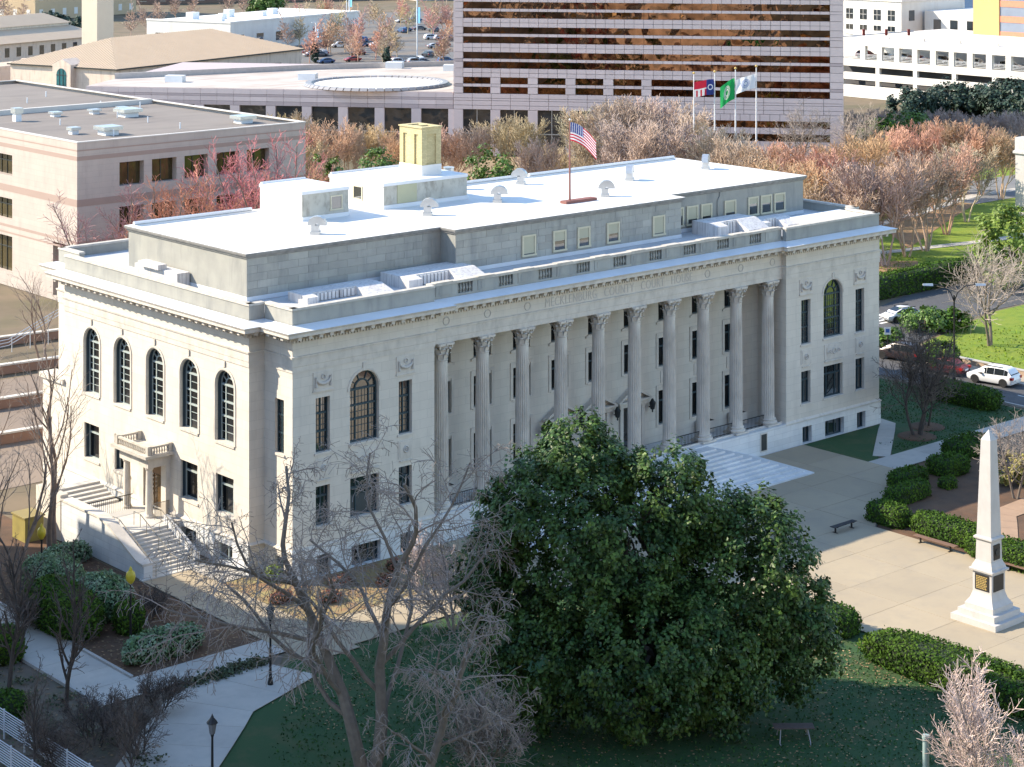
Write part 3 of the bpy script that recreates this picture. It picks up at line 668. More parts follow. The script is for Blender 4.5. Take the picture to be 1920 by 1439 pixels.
MB().tube([(1.6, 22.1, 20.1), (11.8, 22.1, 20.1)], .13, 6).build('roof_gutter', FLASH, CH)
# ---- side porch and stairs on the sunlit end
zl = 1.8; STEPM = M('worn_step_stone', (.60, .57, .52), .8, (.46, .44, .40), 1.5, .7, .1)
MB().box(-6.2, -1.3, 11.0, 17.4, 0, zl).build('porch_landing', STEPM, CH)
for k in range(12): MB().box(-6.2+.02*0, -2.6, 7.0+.335*k, 11.0, .15*k, .15*(k+1)-.004).build('step', STEPM, CH)
MB().box(-7.0, -2.2, 6.55, 7.0, 0, .08).build('step', STEPM, CH)
for x0, x1 in ((-6.85, -6.2),):
    pts = [(17.4, 0), (6.7, 0), (6.7, .9), (7.5, 1.0), (11.2, 2.5), (12.6, 2.75), (17.4, 2.75)]
    m = MB(); n = len(pts); m.v += [(x0, p[0], p[1]) for p in pts] + [(x1, p[0], p[1]) for p in pts]
    m.f += [tuple(range(n)), tuple(reversed(range(n, 2*n)))] + [(i, (i+1) % n, n+(i+1) % n, n+i) for i in range(n)]
    m.build('stair_cheek_wall', BASE, CH)
    cpb = MB()
    for i in range(2, n-1):
        a, b = pts[i], pts[i+1]; cpb.hexa([(x0-.08,a[0],a[1]),(x1+.08,a[0],a[1]),(x1+.08,b[0],b[1]),(x0-.08,b[0],b[1])], [(x0-.08,a[0],a[1]+.14),(x1+.08,a[0],a[1]+.14),(x1+.08,b[0],b[1]+.14),(x0-.08,b[0],b[1]+.14)])
    cpb.build('cheek_coping', TRIM, CH)
pts = [(7.2, 0), (7.2, .75), (11.2, 2.35), (11.2, 0)]; m = MB(); m.v += [(-2.6, p[0], p[1]) for p in pts] + [(-2.3, p[0], p[1]) for p in pts]
m.f += [(0,1,2,3), (7,6,5,4)] + [(i, (i+1) % 4, 4+(i+1) % 4, 4+i) for i in range(4)]; m.build('stair_cheek_wall', BASE, CH)
RAILM = M('handrail_metal', (.30, .27, .22), .45, (.2, .18, .15), 3, .5, metal=.3)
def rail(x, pts, drop=.9, every=None):
    f = MB().tube([(x, p[0], p[1]) for p in pts], .03, 6)
    for p in pts: f.tube([(x, p[0], p[1]), (x, p[0], p[1]-drop)], .022, 5)
    f.build('handrail', RAILM, CH)
for x in (-6.0, -4.4, -2.8): rail(x, [(6.6,.95),(7.4,1.05),(8.9,1.75),(10.4,2.4),(11.2,2.75),(12.0,2.75)])
f = MB()
for i in range(24): f.box(-6.1+i*.15, -6.08+i*.15, 15.4, 15.42, zl, zl+1.0)
f.box(-6.1, -2.5, 15.39, 15.43, zl+.98, zl+1.03).build('porch_railing', BLK, CH)
f = MB()
for i in range(16): f.box(-2.62, -2.6, 12.95+i*.17, 12.97+i*.17, zl, zl+.95) if i < 0 else f.box(-2.45+i*.075, -2.43+i*.075, 12.6, 12.62, zl, zl+.95)
f.box(-2.5, -1.3, 12.59, 12.63, zl+.93, zl+.97).build('porch_railing', RAILM, CH)
for k in range(6): MB().box(-6.3, -2.4, 17.4+.5*k, 20.6, zl+.15*k-.15, zl+.15*(k+1)-.004).build('step', STEPM, CH)
MB().box(-6.9, -6.3, 17.4, 20.8, 0, 3.1).build('stair_cheek_wall', LIME, CH)
pc = MB().lathe([(.34,0),(.34,.12),(.28,.2),(.26,.25),(.25,1.6),(.22,3.1),(.26,3.15),(.3,3.25),(.3,3.35)], 14).mesh('porch_column', TRIM)
for y in (12.95, 15.85): inst('porch_column', pc, CH, (-2.65, y, zl), scale=(1, 1, 1.02))
for y in (12.95, 15.85): MB().box(-1.55, -1.2, y-.3, y+.3, zl, 5.2).build('porch_pilaster', TRIM, CH)
MB().box(-3.0, -1.2, 12.55, 16.25, 5.2, 5.85).box(-3.1, -1.2, 12.45, 16.35, 5.85, 5.95).build('porch_entablature', TRIM, CH)
MB().box(-3.45, -1.2, 12.1, 16.7, 5.95, 6.15).build('porch_cornice', COPEW, CH)
sb = MB().lathe([(.06,0),(.04,.05),(.085,.16),(.045,.36),(.06,.42)], 7).mesh('small_baluster', COPEW)
br_ = MB().box(-3.15, -1.25, 12.3, 12.5, 6.57, 6.7).box(-3.15, -1.25, 16.3, 16.5, 6.57, 6.7).box(-3.15, -2.95, 12.5, 16.3, 6.57, 6.7)
for x, y in ((-3.05, 12.4), (-3.05, 16.4), (-1.4, 12.4), (-1.4, 16.4)): br_.box(x-.14, x+.14, y-.14, y+.14, 6.15, 6.75)
br_.build('porch_balustrade', COPEW, CH)
for i in range(7):
    for y in (12.4, 16.4): inst('small_baluster', sb, CH, (-2.8+i*.2, y, 6.15))
for i in range(16): inst('small_baluster', sb, CH, (-3.05, 12.75+i*.22, 6.15))
d_ = MB().box(-1.3, -1.22, 13.2, 15.6, zl, 4.9).build('door', M('amber_door', (.20, .11, .05), .4, (.12, .07, .03), 2, .6), CH)
for y in (13.35, 14.5): MB().box(-1.34, -1.29, y, y+.95, zl+.25, 4.2).build('door_panel', glass('door_glass', (.12, .07, .03)), d_)
# ============================================================ ground, paving, lawns
rg = random.Random(5)
GROUND = M('leaf_littered_ground', (.20, .15, .10), .95, (.10, .085, .055), .12, .9, .2, 6, stain=((.09, .10, .04), .7), ssc=(.05, .05, .05))
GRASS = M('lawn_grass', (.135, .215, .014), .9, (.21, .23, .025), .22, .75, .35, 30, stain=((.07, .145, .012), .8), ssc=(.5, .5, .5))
GRASSD = M('shaded_lawn_grass', (.019, .066, .020), .9, (.035, .08, .024), .25, .8, .35, 30, stain=((.10, .09, .04), .7), ssc=(.3, .3, .3))  # same grass as the sunny lawn, shade put into the colour
MULCH = M('bark_mulch', (.13, .075, .045), .95, (.07, .045, .03), .6, .9, .4, 18, stain=((.20, .09, .04), .5), ssc=(.3, .3, .3))
STRAW = M('pine_straw', (.34, .20, .10), .95, (.24, .15, .08), .5, .8, .3, 20, stain=((.14, .14, .05), .5), ssc=(.12, .12, .12))
ASPH = M('asphalt', (.085, .085, .09), .85, (.055, .055, .06), .4, .8, .15, 30, stain=((.14, .135, .13), .5), ssc=(.15, .15, .15))
JOINT = M('paving_joint', (.22, .20, .18), .9, (.16, .15, .14), 2, .6)
KERB = M('kerb_concrete', (.42, .40, .37), .85, (.32, .31, .29), 1, .6)
WHITEP = M('road_paint', (.72, .72, .70), .6, (.55, .55, .54), 2, .6)
struct('ground', MB().quad((-2500,-2500,-.06), (2500,-2500,-.06), (2500,2500,-.06), (-2500,2500,-.06)), GROUND)
def sheet(name, pts, z, mat): return struct(name, MB().poly([(p[0], p[1], z) for p in pts]), mat)
def slabs(name, rect, sx, sy, z=.05, mat=None, skip=None):
    x0, x1, y0, y1 = rect; base = sheet(name, [(x0,y0),(x1,y0),(x1,y1),(x0,y1)], z-.03, JOINT)
    nx, ny = max(1, round((x1-x0)/sx)), max(1, round((y1-y0)/sy)); wx, wy = (x1-x0)/nx, (y1-y0)/ny
    me = MB().box(.012, wx-.012, .012, wy-.012, -.028, 0).mesh('paving_slab', mat or CONC)
    for i in range(nx):
        for j in range(ny):
            cx, cy = x0+(i+.5)*wx, y0+(j+.5)*wy
            if skip and skip(cx, cy): continue
            inst('paving_slab', me, base, (x0+i*wx, y0+j*wy, z + rg.uniform(-.003, .003)))
    return base
def strip(name, pts, wid, seg, z=.05, mat=None):
    """a path along pts cut into slabs"""
    pts = [Vector(p) for p in pts]; base = None; L = []
    for a, b in zip(pts, pts[1:]):
        n = max(1, round((b-a).length/seg)); L += [a + (b-a)*i/n for i in range(n)]
    L.append(pts[-1]); side = []
    for i, p in enumerate(L):
        d = (L[min(i+1, len(L)-1)] - L[max(i-1, 0)]).normalized(); nrm = Vector((-d.y, d.x)); side.append((p + nrm*wid/2, p - nrm*wid/2))
    base = struct(name, MB().poly([(*s[0], z-.03) for s in side] + [(*s[1], z-.03) for s in reversed(side)]), JOINT)
    for i in range(len(side)-1):
        (a, b), (c, d) = side[i], side[i+1]; g = .012/seg
        A, B, C, D = a.lerp(c, g), b.lerp(d, g), c.lerp(a, g), d.lerp(b, g)
        MB().hexa([(*A, z-.028), (*B, z-.028), (*D, z-.028), (*C, z-.028)], [(*A, z), (*B, z), (*D, z), (*C, z)]).build('paving_slab', mat or CONC, base)
    return base
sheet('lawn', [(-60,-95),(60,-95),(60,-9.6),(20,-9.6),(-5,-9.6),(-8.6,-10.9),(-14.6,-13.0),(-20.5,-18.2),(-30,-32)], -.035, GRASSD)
PLZ = M('plaza_concrete', (.375, .31, .215), .85, (.32, .265, .19), .22, .7, .1, 18, stain=((.25, .22, .18), .45), ssc=(.35, .35, .35), rnd=.05)
slabs('plaza', (20.6, 37.0, -60.0, -12.0), 5.46, 4.0, .05, PLZ)
slabs('plaza_forecourt', (12.0, 49.4, -12.0, -.2), 4.155, 3.93, .05, PLZ)
slabs('side_walk', (49.4, 90.0, -9.4, -6.7), 2.7, 2.7, .05)
sheet('lawn_patch', [(49.45,-6.65),(49.45,-.2),(58.9,-.2),(58.8,-1.0),(50.7,-6.65)], .02, GRASSD)
strip('diagonal_walk', [(51.4,-6.4),(59.6,-.6),(60.3,4)], 1.35, 2.0, .045)
sheet('side_lawn', [(52.4,-6.65),(72,-6.65),(72,40),(60.5,40),(60.5,0)], -.03, GRASSD)
MB().lathe([(1.6,-.02),(1.4,.06),(.3,.12),(.01,.12)], 18, (58.4,-4.5,0)).build('mulch_ring', MULCH)['kind'] = 'structure'
MB().lathe([(1.5,-.02),(1.3,.06),(.3,.12),(.01,.12)], 18, (61.4,-3.2,0)).build('mulch_ring', MULCH)['kind'] = 'structure'
# plaza edge planting, right
pc_ = struct('plaza_corner', MB().poly([(37.02,-12.02,.02),(37.02,-17.3,.02),(49.38,-9.5,.02),(49.38,-12.0,.02)][:3] + [(49.38,-12.02,.02)]), JOINT)
for a_, b_, c_, d_ in (((37.03,-17.2),(41.1,-14.7),(41.1,-12.03),(37.03,-12.03)), ((41.14,-14.68),(45.2,-12.15),(45.2,-12.03),(41.14,-12.03))): MB().prism([a_, b_, c_, d_], .021, .05).build('paving_slab', PLZ, pc_)
sheet('planting_bed', [(37.05,-60),(60,-60),(60,-9.5),(49.5,-9.5),(45.4,-12.1),(37.05,-17.3)], .0, MULCH)
BRICKP = M('brick_paving', (.36, .24, .16), .9, (.28, .19, .13), 1.2, .7, .2, 25)
strip('brick_walk', [(41,-25),(46,-21.4),(70,-20)], 2.0, 1.5, .05, BRICKP)
# left side walks and beds
slabs('west_walk', (-19.0, -15.9, -9.3, 60), 3.1, 2.4)
slabs('cross_walk', (-15.9, -7.0, -9.3, -6.9), 2.2, 2.4)
slabs('end_walk', (-7.0, -3.4, -11.6, 6.5), 3.6, 2.25, .05, PLZ)
slabs('front_walk', (-3.4, 12.0, -11.0, -6.8), 3.1, 4.2, .05, PLZ)
strip('diagonal_path', [(-8.6,-10.9),(-14.6,-13.0),(-20.5,-18.2),(-30,-32)], 5.2, 2.6, .045)
sheet('shrub_bed', [(-15.85,9),(-15.85,-6.85),(-7.05,-6.85),(-7.05,17),(-7.05,45),(-15.85,45)], .0, MULCH)
sheet('facade_bed', [(-3.35,-6.75),(12,-6.75),(12,-.15),(-.15,-.15),(-.15,3.0),(-3.35,3.0)], .0, M('dry_lawn', (.27, .24, .10), .95, (.22, .13, .08), .7, .9, .3, 20, stain=((.30, .10, .07), .6), ssc=(.35, .35, .35)))
slabs('base_apron', (-3.4, -1.35, 3.0, 7.0), 2.05, 2.0, .045)
sheet('bare_bed', [(-19.05,-9.4),(-15.9,-9.4),(-7.2,-9.4),(-8.6,-10.9),(-14.6,-13.0),(-20.5,-18.2),(-30,-32),(-60,-90),(-90,-20),(-40,60),(-19.05,60)], -.02, M('bare_earth', (.16, .125, .095), .95, (.10, .085, .065), .5, .9, .3, 14, stain=((.07, .085, .04), .6), ssc=(.25, .25, .25)))
KM = MB().box(-19.2,-19.02,-9.3,45,-.05,.16); struct('kerb', KM, KERB)
struct('kerb', MB().box(-15.88,-15.7,-6.88,45,-.05,.16), KERB)
sheet('rear_court', [(-30,31),(60,31),(60,62),(-30,62)], -.03, M('court_brick', (.24, .185, .14), .9, (.19, .15, .12), .4, .7, .15, 20))
# street to the right
sheet('street', [(72.8,-120),(79.2,-120),(79.2,9),(84,16),(104,21),(200,21),(200,30),(104,32),(76,24),(72.8,18)], -.03, ASPH)
for xk in (72.6, 79.2): struct('kerb', MB().box(xk, xk+.2, -120, 8.5, -.05, .12), KERB)
slabs('pavement', (79.45, 82.0, -30, 9), 2.55, 2.2, .08, M('pink_pavement', (.40, .33, .25), .9, (.32, .265, .20), .5, .7, .1, 20, rnd=.06))
rw = thing('verge_wall', 'low tan stone retaining wall edging the sunny verge', 'wall', (82.0, 0, 0)); MB().box(0, .35, -30, 10, 0, .5).build('stonework', M('verge_stone', (.40, .30, .22), .9, (.30, .22, .16), .8, .8), rw); MB().box(-.05, .42, -30, 10, .5, .58).build('coping', KERB, rw)
for y in range(-8, 9, 4): struct('road_marking', MB().box(75.9, 76.02, y, y+2, -.026, -.022), WHITEP)
for y in (24.5, 25.4, 26.3, 27.2): struct('road_marking', MB().box(90.5, 95, y, y+.4, -.026, -.022), WHITEP)
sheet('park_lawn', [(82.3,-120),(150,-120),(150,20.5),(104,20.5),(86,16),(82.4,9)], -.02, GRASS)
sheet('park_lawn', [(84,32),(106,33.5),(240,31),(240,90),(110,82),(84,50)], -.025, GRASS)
sheet('straw_bed', [(86,34),(112,35.5),(122,44),(112,52),(88,48)], .0, STRAW)
sheet('straw_bed', [(128,50),(150,60),(178,72),(172,80),(140,64)], .0, STRAW)
strip('park_path', [(100,40),(122,50.5),(141,46.6),(178,45)], 1.6, 4, .03)
strip('park_path', [(118,60),(150,66),(170,71),(200,70)], 1.8, 4, .03)
sheet('boulevard', [(164,66),(330,66),(330,80),(164,80)], .012, M('worn_asphalt', (.20, .20, .20), .9, (.15, .15, .155), .3, .7))
# behind: straw-coloured mall, car park
sheet('mall_ground', [(60,33),(84,33),(84,52),(150,86),(150,150),(63,150),(63,60)], -.02, M('mall_leaf_litter', (.36, .26, .16), .95, (.24, .17, .11), .2, .9, .2, 8, stain=((.12, .14, .06), .5), ssc=(.08, .08, .08)))
car_park = sheet('car_park', [G(480,128), G(850,128), G(870,20), G(560,28)], .0, M('car_park_asphalt', (.16, .155, .15), .9, (.11, .11, .11), .15, .8, stain=((.26, .17, .09), .6), ssc=(.04, .04, .04)))
sheet('far_lawn', [G(0,95), G(180,95), G(180,45), G(0,45)], .0, M('winter_lawn', (.26, .22, .10), .95, (.16, .16, .06), .1, .8))
# fallen leaves scattered over the lawns
lv = MB()
for i in range(7000):
    x, y = rg.uniform(-12, 24), rg.uniform(-50, -12.5)
    if 20.3 < x: x -= 6
    s = rg.uniform(.05, .1); a = rg.uniform(0, 6.28); z = .0 + rg.uniform(.0, .03)
    c, d = math.cos(a)*s, math.sin(a)*s; lv.quad((x-c, y-d, z), (x+d*.5, y-c*.5, z+.02), (x+c, y+d, z+.01), (x-d*.5, y+c*.5, z))
o = stuff(lv.build('fallen_leaves', M('dry_leaf', (.36, .25, .13), .9, (.24, .15, .08), 9, .9, island=.4))); tag(o, 'dry fallen leaves scattered across the shaded lawn', 'leaves')
# ============================================================ foliage makers
def leafset(mb, pts, size, rng, spread=.9, asp=.45):
    """pts: (position, outward normal): one small folded leaf each"""
    for p, n in pts:
        p = Vector(p); n = (Vector(n) + Vector((rng.uniform(-1,1), rng.uniform(-1,1), rng.uniform(-1,1)))*spread)
        if n.length < .01: n = Vector((0, 0, 1))
        n.normalize(); t = n.cross(Vector((rng.uniform(-1,1), rng.uniform(-1,1), rng.uniform(-1,1))))
        if t.length < .01: continue
        t.normalize(); b = n.cross(t); s = size*rng.uniform(.6, 1.3)
        mb.quad(tuple(p), tuple(p + t*s*.5 + b*s*asp), tuple(p + t*s + n*s*.15), tuple(p + t*s*.5 - b*s*asp))
HEDGE = M('hedge_leaf', (.034, .085, .012), .8, (.085, .145, .016), .5, .8, island=.5, trans=.12, spec=.15)
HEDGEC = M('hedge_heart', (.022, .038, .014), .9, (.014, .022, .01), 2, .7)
VARIE = M('variegated_leaf', (.06, .15, .035), .5, (.34, .42, .30), .9, .75, island=.4, trans=.12)
def hedge(name, label, cx, cy, lx, ly, h, rot=0.0, group=None, mat=None, leaf=.15, dens=1.1, seed=0, rnd=.5, z=0.0, flare=.0):
    rng = random.Random(seed + 77); t = thing(name, label, 'hedge', (cx, cy, z), rot, group); e = 2.6 + (1-rnd)*4
    nu, nv = 30, 10; core = MB(); pts = []
    def sp(th, ph):
        ct, st, cp_, sp_ = math.cos(th), math.sin(th), math.cos(ph), math.sin(ph); f = lambda v: math.copysign(abs(v)**(2/e), v)
        q = Vector((f(ct)*f(cp_)*lx/2, f(st)*f(cp_)*ly/2, f(sp_)*h*.55))
        k = 1 + .07*noise.noise(q*1.1 + Vector((seed*3.1, 0, 0))) + .05*noise.noise(q*2.7)
        return Vector((q.x*k, q.y*k, max(0.0, h*.47 + q.z*k)))
    for j in range(nv+1):
        ph = -math.pi/2 + math.pi*j/nv
        for i in range(nu): core.v.append(tuple(sp(2*math.pi*i/nu, ph)*.96))
    for j in range(nv):
        for i in range(nu): core.f.append((j*nu+i, j*nu+(i+1) % nu, (j+1)*nu+(i+1) % nu, (j+1)*nu+i))
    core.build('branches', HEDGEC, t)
    area = 2*(lx+ly)*h + lx*ly; n = int(area*110*dens*(.15/leaf)**1.3); lf = MB()
    # weight samples by cell area
    cells = []
    for j in range(nv):
        for i in range(nu):
            a, b, c, d = (Vector(core.v[k]) for k in core.f[j*nu+i]); nn = (c-a).cross(d-b); A = nn.length/2
            if A > 1e-6 and c.z > .02: cells.append((A, a, b, c, d, nn.normalized()))
    tot = sum(c[0] for c in cells)
    for A, a, b, c, d, nn in cells:
        if nn.dot((a+c)/2 - Vector((0,0,h*.4))) < 0: nn = -nn
        for _ in range(int(n*A/tot + rng.random())):
            u, v = rng.random(), rng.random(); p = a.lerp(b, u).lerp(d.lerp(c, u), v)/.96 + nn*rng.uniform(-.08, .10 + (.12 if rng.random() < .1 else 0)); pts.append((p, nn))
    leafset(lf, pts, leaf, rng, .8); lf.build('foliage', mat or HEDGE, t)
    return t
HG = 'clipped hedges beside the plaza'
# hedges right of the plaza: (u of left end, v of lowest point, length along x, along y, height)
def corner_hedge(u, v, lx, ly, h, label, seed, **k):
    x, y, _ = G(u, v); return hedge('hedge', label, x + lx/2, y + ly/2, lx, ly, h, seed=seed, group=HG, **k)
corner_hedge(1778, 900, 3.2, 2.3, 1.2, 'rounded dark green hedge beside the straight side walk', 1)
corner_hedge(1688, 922, 3.7, 1.5, 1.1, 'dark green hedge between the forecourt and the rounded hedge', 2)
corner_hedge(1682, 953, 4.3, 1.5, 1.1, 'long dark hedge just behind the half sunlit hedge', 3)
corner_hedge(1686, 996, 1.8, 3.2, 1.3, 'clipped hedge at the plaza corner half in sun', 4)
corner_hedge(1778, 920, 1.2, 1.0, .7, 'small low shrub behind the row of dark hedges', 5)
corner_hedge(1805, 866, 4.6, 2.4, 1.2, 'long shaded hedge behind the tip of the stone obelisk', 6)
corner_hedge(1835, 1040, 2.0, 6.0, 1.45, 'bright sunlit hedge behind the long wooden bench', 7, rnd=.8)
corner_hedge(1955, 1090, 2.4, 6.5, 1.45, 'sunlit loose hedge right behind the obelisk shaft', 8, rnd=.8)
corner_hedge(1575, 1203, 2.2, 3.4, 1.35, 'short hedge at the gap onto the lawn under the magnolia', 9)
hedge('hedge', 'long thick hedge with sunlit top running beside the obelisk plaza', 18.3, -41.0, 3.0, 18.0, 1.6, seed=10, group=HG, rnd=.4)
hedge('hedge', 'dark clipped hedge along the kerb facing the white car', 70.2, -.2, 2.4, 7.5, 1.5, seed=11, group=HG, rnd=.4)
hedge('hedge', 'long dark hedge across the street below the park trees', 105, 33.4, 30, 2.6, 2.3, seed=12, dens=.5, leaf=.22)
# shrubs in the bed left of the side stairs
for k, (u, v, lx, ly, h, lab, m_) in enumerate([
    (205, 1165, 3.6, 4.0, 2.3, 'large pale variegated shrub beside the nearest yellow lamp', VARIE),
    (315, 1235, 5.0, 1.7, 1.5, 'spreading flat-topped shrub at the bed corner by the walks', VARIE),
    (130, 1060, 3.4, 1.6, 1.2, 'low bright shrub in front of the stair wall', VARIE),
    (120, 1120, 3.0, 4.6, 2.0, 'green and white shrub between the two yellow lamps', VARIE),
    (150, 1195, 3.0, 7.0, 2.5, 'tall dark clipped hedge along the west walk', HEDGE),
    (250, 1190, 1.6, 1.6, 1.8, 'dark shrub behind the nearest yellow lamp', HEDGE),
    (22, 1350, 2.2, 2.0, 1.2, 'small olive shrub on the bare earth by the railing', HEDGE),
    (18, 1245, 2.0, 2.0, 1.9, 'dull evergreen shrub on the far side of the west walk', HEDGE)]):
    x, y, _ = G(u, v); hedge('shrub', lab, x, y + ly*.3, lx, ly, h, seed=30+k, mat=m_, rnd=.95, leaf=.16)['category'] = 'shrub'
for k, (u, v, s) in enumerate([(535, 1098, .8)]):
    x, y, _ = G(u, v); hedge('shrub', 'single lime green shrub at the foot of the courthouse corner', -.6, 1.2, .9, .9, .9, seed=60+k, mat=M('lime_leaf', (.22, .30, .05), .6, (.16, .24, .04), 2, .6, island=.4, trans=.2), rnd=1)['category'] = 'shrub'
for k in range(5):
    hedge('shrub', 'low reddish shrub in the bed below the courthouse pavilion', -2.4 + k*2.3, -2.2 - (k % 2)*1.9, 1.5, 1.1, .55, seed=64+k, group='reddish shrubs in the facade bed', mat=M('red_leaf', (.22, .06, .05), .7, (.26, .16, .08), 2, .8, island=.5), rnd=1, leaf=.13)['category'] = 'shrub'
# low growth and litter on the bare beds
lv = MB()
for i in range(5200):
    if i % 2: x, y = rg.uniform(-30, -19.3), rg.uniform(-24, 14)
    else: x, y = rg.uniform(-15.6, -7.2), rg.uniform(-6.6, 16)
    s = rg.uniform(.05, .13); a = rg.uniform(0, 6.28); z = rg.uniform(.0, .05); c, d = math.cos(a)*s, math.sin(a)*s
    lv.quad((x-c, y-d, z), (x+d*.6, y-c*.6, z+.03), (x+c, y+d, z+.02), (x-d*.6, y+c*.6, z))
tag(stuff(lv.build('leaf_litter', M('bed_leaf_litter', (.26, .17, .09), .9, (.12, .08, .05), 4, .9, island=.6))), 'dead leaves littering the earth beds by the walks', 'leaves')
lv = MB(); pts = []
for i in range(150):
    x, y = (rg.uniform(-27, -19.4), rg.uniform(-18, 6)) if i % 3 else (rg.uniform(-14.5, -9), rg.uniform(-10.2, -9.4))
    for _ in range(34): pts.append(((x+rg.gauss(0, .28), y+rg.gauss(0, .28), rg.uniform(.02, .28)), (0, 0, 1)))
leafset(lv, pts, .16, rg, 1.0); tag(stuff(lv.build('ground_cover', M('dull_groundcover', (.05, .075, .035), .8, (.09, .09, .045), 1, .8, island=.5))), 'low patchy dull green ground cover on the bare earth', 'ground cover')
# brick terraces of the rear court
TB = M('terrace_brick', (.30, .18, .13), .9, (.25, .15, .11), .5, .7)
for k, (u, v, L) in enumerate([(20, 700, 20), (30, 762, 18), (20, 830, 14), (70, 640, 22)]):
    x, y, _ = G(u, v); t = thing('terrace_wall', 'low brick terrace wall with pale coping in the rear court', 'wall', (x, y, 0), R(-6), 'brick terrace walls in the rear court')
    MB().box(-L/2, L/2-4, -.2, .2, 0, .8).build('brickwork', TB, t); MB().box(-L/2-.1, L/2-3.9, -.3, .3, .8, .95).build('coping', TRIM, t)
# grass tufts: nobody could count them
def tufts(name, label, n, xr, yr, ok, size, mat):
    mb, pts = MB(), []
    while len(pts) < n:
        x, y = rg.uniform(*xr), rg.uniform(*yr)
        if ok(x, y): pts.append(((x, y, rg.uniform(-.03, .02)), (rg.uniform(-.6, .6), rg.uniform(-.6, .6), .25)))
    leafset(mb, pts, size, rg, .6, .3); tag(stuff(mb.build(name, mat)), label, 'grass')
GT = M('shaded_grass_tuft', (.024, .075, .020), .9, (.05, .10, .028), .6, .9, island=.55, spec=.15); GTL = M('sunny_grass_tuft', (.13, .215, .014), .9, (.20, .24, .03), .6, .9, island=.45, spec=.15)  # the dark tufts carry the lawn's shade in their colour
tufts('grass', 'short shade-toned grass of the lawn under the magnolia', 26000, (-16, 20), (-50, -11.5), lambda x, y: y < -12.2 - max(0, (-8 - x))*1.05, .16, GT)
tufts('grass', 'short shade-toned grass beside the courthouse end', 6000, (50, 72), (-6.4, 12), lambda x, y: x > 60.8 or y < -7 + (x - 50)*.1 or (x > 54 and y < -4), .16, GT)
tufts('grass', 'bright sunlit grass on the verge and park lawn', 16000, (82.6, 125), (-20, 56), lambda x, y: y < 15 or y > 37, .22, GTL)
# ============================================================ trees
def grow(tk, tw, p, d, L, r, lev, P, rng):
    """one limb and everything on it; tk: limbs mesh, tw: twigs mesh"""
    n = P['seg'][min(lev, len(P['seg'])-1)]; pts = [p.copy()]; rad = [r]; dirs = [d.copy()]; end = r*P['taper']
    for i in range(n):
        w = P['wander'] * (1 + lev*.3)
        d = d + Vector((rng.gauss(0, w), rng.gauss(0, w), rng.gauss(0, w)*.7)); d.z += P['up'][min(lev, len(P['up'])-1)] / n; d.normalize()
        p = p + d*(L/n); pts.append(p.copy()); rad.append(r + (end-r)*(i+1)/n); dirs.append(d.copy())
    last = lev >= P['levels']-1
    (tk if lev <= P['trunk_lev'] else tw).tube(pts, [max(x, P['rmin']) for x in rad], (8, 6, 4, 3, 3, 3)[min(lev, 5)] if lev < 2 else (4 if lev == 2 and P['rmin'] > .012 and r > .05 else 3), cap=lev < 2)
    if last:
        if 'tips' in P: P['tips'].append((pts[-1], dirs[-1])); P['tips'].append((pts[len(pts)//2], dirs[len(pts)//2]))
        return
    kids = P['kids'][min(lev, len(P['kids'])-1)]; kids = int(kids) + (rng.random() < kids - int(kids)); t0 = P['bare'][min(lev, len(P['bare'])-1)]
    ph = rng.uniform(0, 6.28)
    for k in range(kids):
        t = t0 + (1-t0)*(k + rng.random()*.9)/kids; x = min(t, .999)*n; i = int(x); f = x - i
        q = pts[i].lerp(pts[i+1], f); dd = dirs[min(i+1, n)]; rr = rad[i] + (rad[i+1]-rad[i])*f
        a = ph + k*2.4 + rng.uniform(-.4, .4); sx = dd.cross(Vector((.3, .2, 1)) if abs(dd.z) < .9 else Vector((1, 0, 0))).normalized(); sy = dd.cross(sx)
        ang = P['ang'][min(lev, len(P['ang'])-1)]*rng.uniform(.75, 1.25)
        nd_ = (dd*math.cos(ang) + (sx*math.cos(a) + sy*math.sin(a))*math.sin(ang)).normalized()
        fl = P['ratio'][min(lev, len(P['ratio'])-1)] * (1 - P['droop']*(t-t0)) * rng.uniform(.75, 1.2)
        grow(tk, tw, q, nd_, L*fl, min(rr*.8, r*P['rratio']*(1.15-.4*t)), lev+1, P, rng)
    if lev == 0 and P.get('leader', True): grow(tk, tw, pts[-1], dirs[-1], L*.55, rad[-1], 1, P, rng)
BASEP = dict(seg=(7,6,5,4,3), taper=.45, wander=.09, up=(.15,.35,.25,.1,0), levels=4, trunk_lev=1, kids=(8,7,7,5), bare=(.3,.2,.15,.1), ang=(.8,.75,.75,.8), ratio=(.62,.5,.45,.5), rratio=.55, droop=.45, rmin=.01)
def tree_meshes(name, seed, H, r, bark, twig, **kw):
    P = dict(BASEP); P.update(kw); rng = random.Random(seed); tk, tw = MB(), MB()
    for s in range(P.get('stems', 1)):
        a = s*2.4 + rng.random(); lean = P.get('lean', 0.0); d = Vector((math.cos(a)*lean, math.sin(a)*lean, 1)).normalized()
        grow(tk, tw, Vector((math.cos(a)*.25*(P.get('stems', 1) > 1), math.sin(a)*.25*(P.get('stems', 1) > 1), -.05)), d, H*P.get('frac', .62), r, 0, P, rng)
    if P.get('h_fix', True):
        zm = max(v[2] for v in tw.v); k = H/zm; tk.v = [(x*k, y*k, z*k) for x, y, z in tk.v]; tw.v = [(x*k, y*k, z*k) for x, y, z in tw.v]
    return tk.mesh(name+'_trunk', bark), tw.mesh(name+'_crown', twig), P
def plant(name, label, ms, x, y, rz=0.0, s=1.0, group=None, z=0.0, cat='tree', color=None, sz=1.0):
    t = thing(name, label, cat, (x, y, z), rz, group); t.scale = (s, s, s*sz)
    a = inst('trunk', ms[0], t); b = inst('crown', ms[1], t)
    if color:
        a.color = (*color, 1); b.color = (*color, 1)
    return t
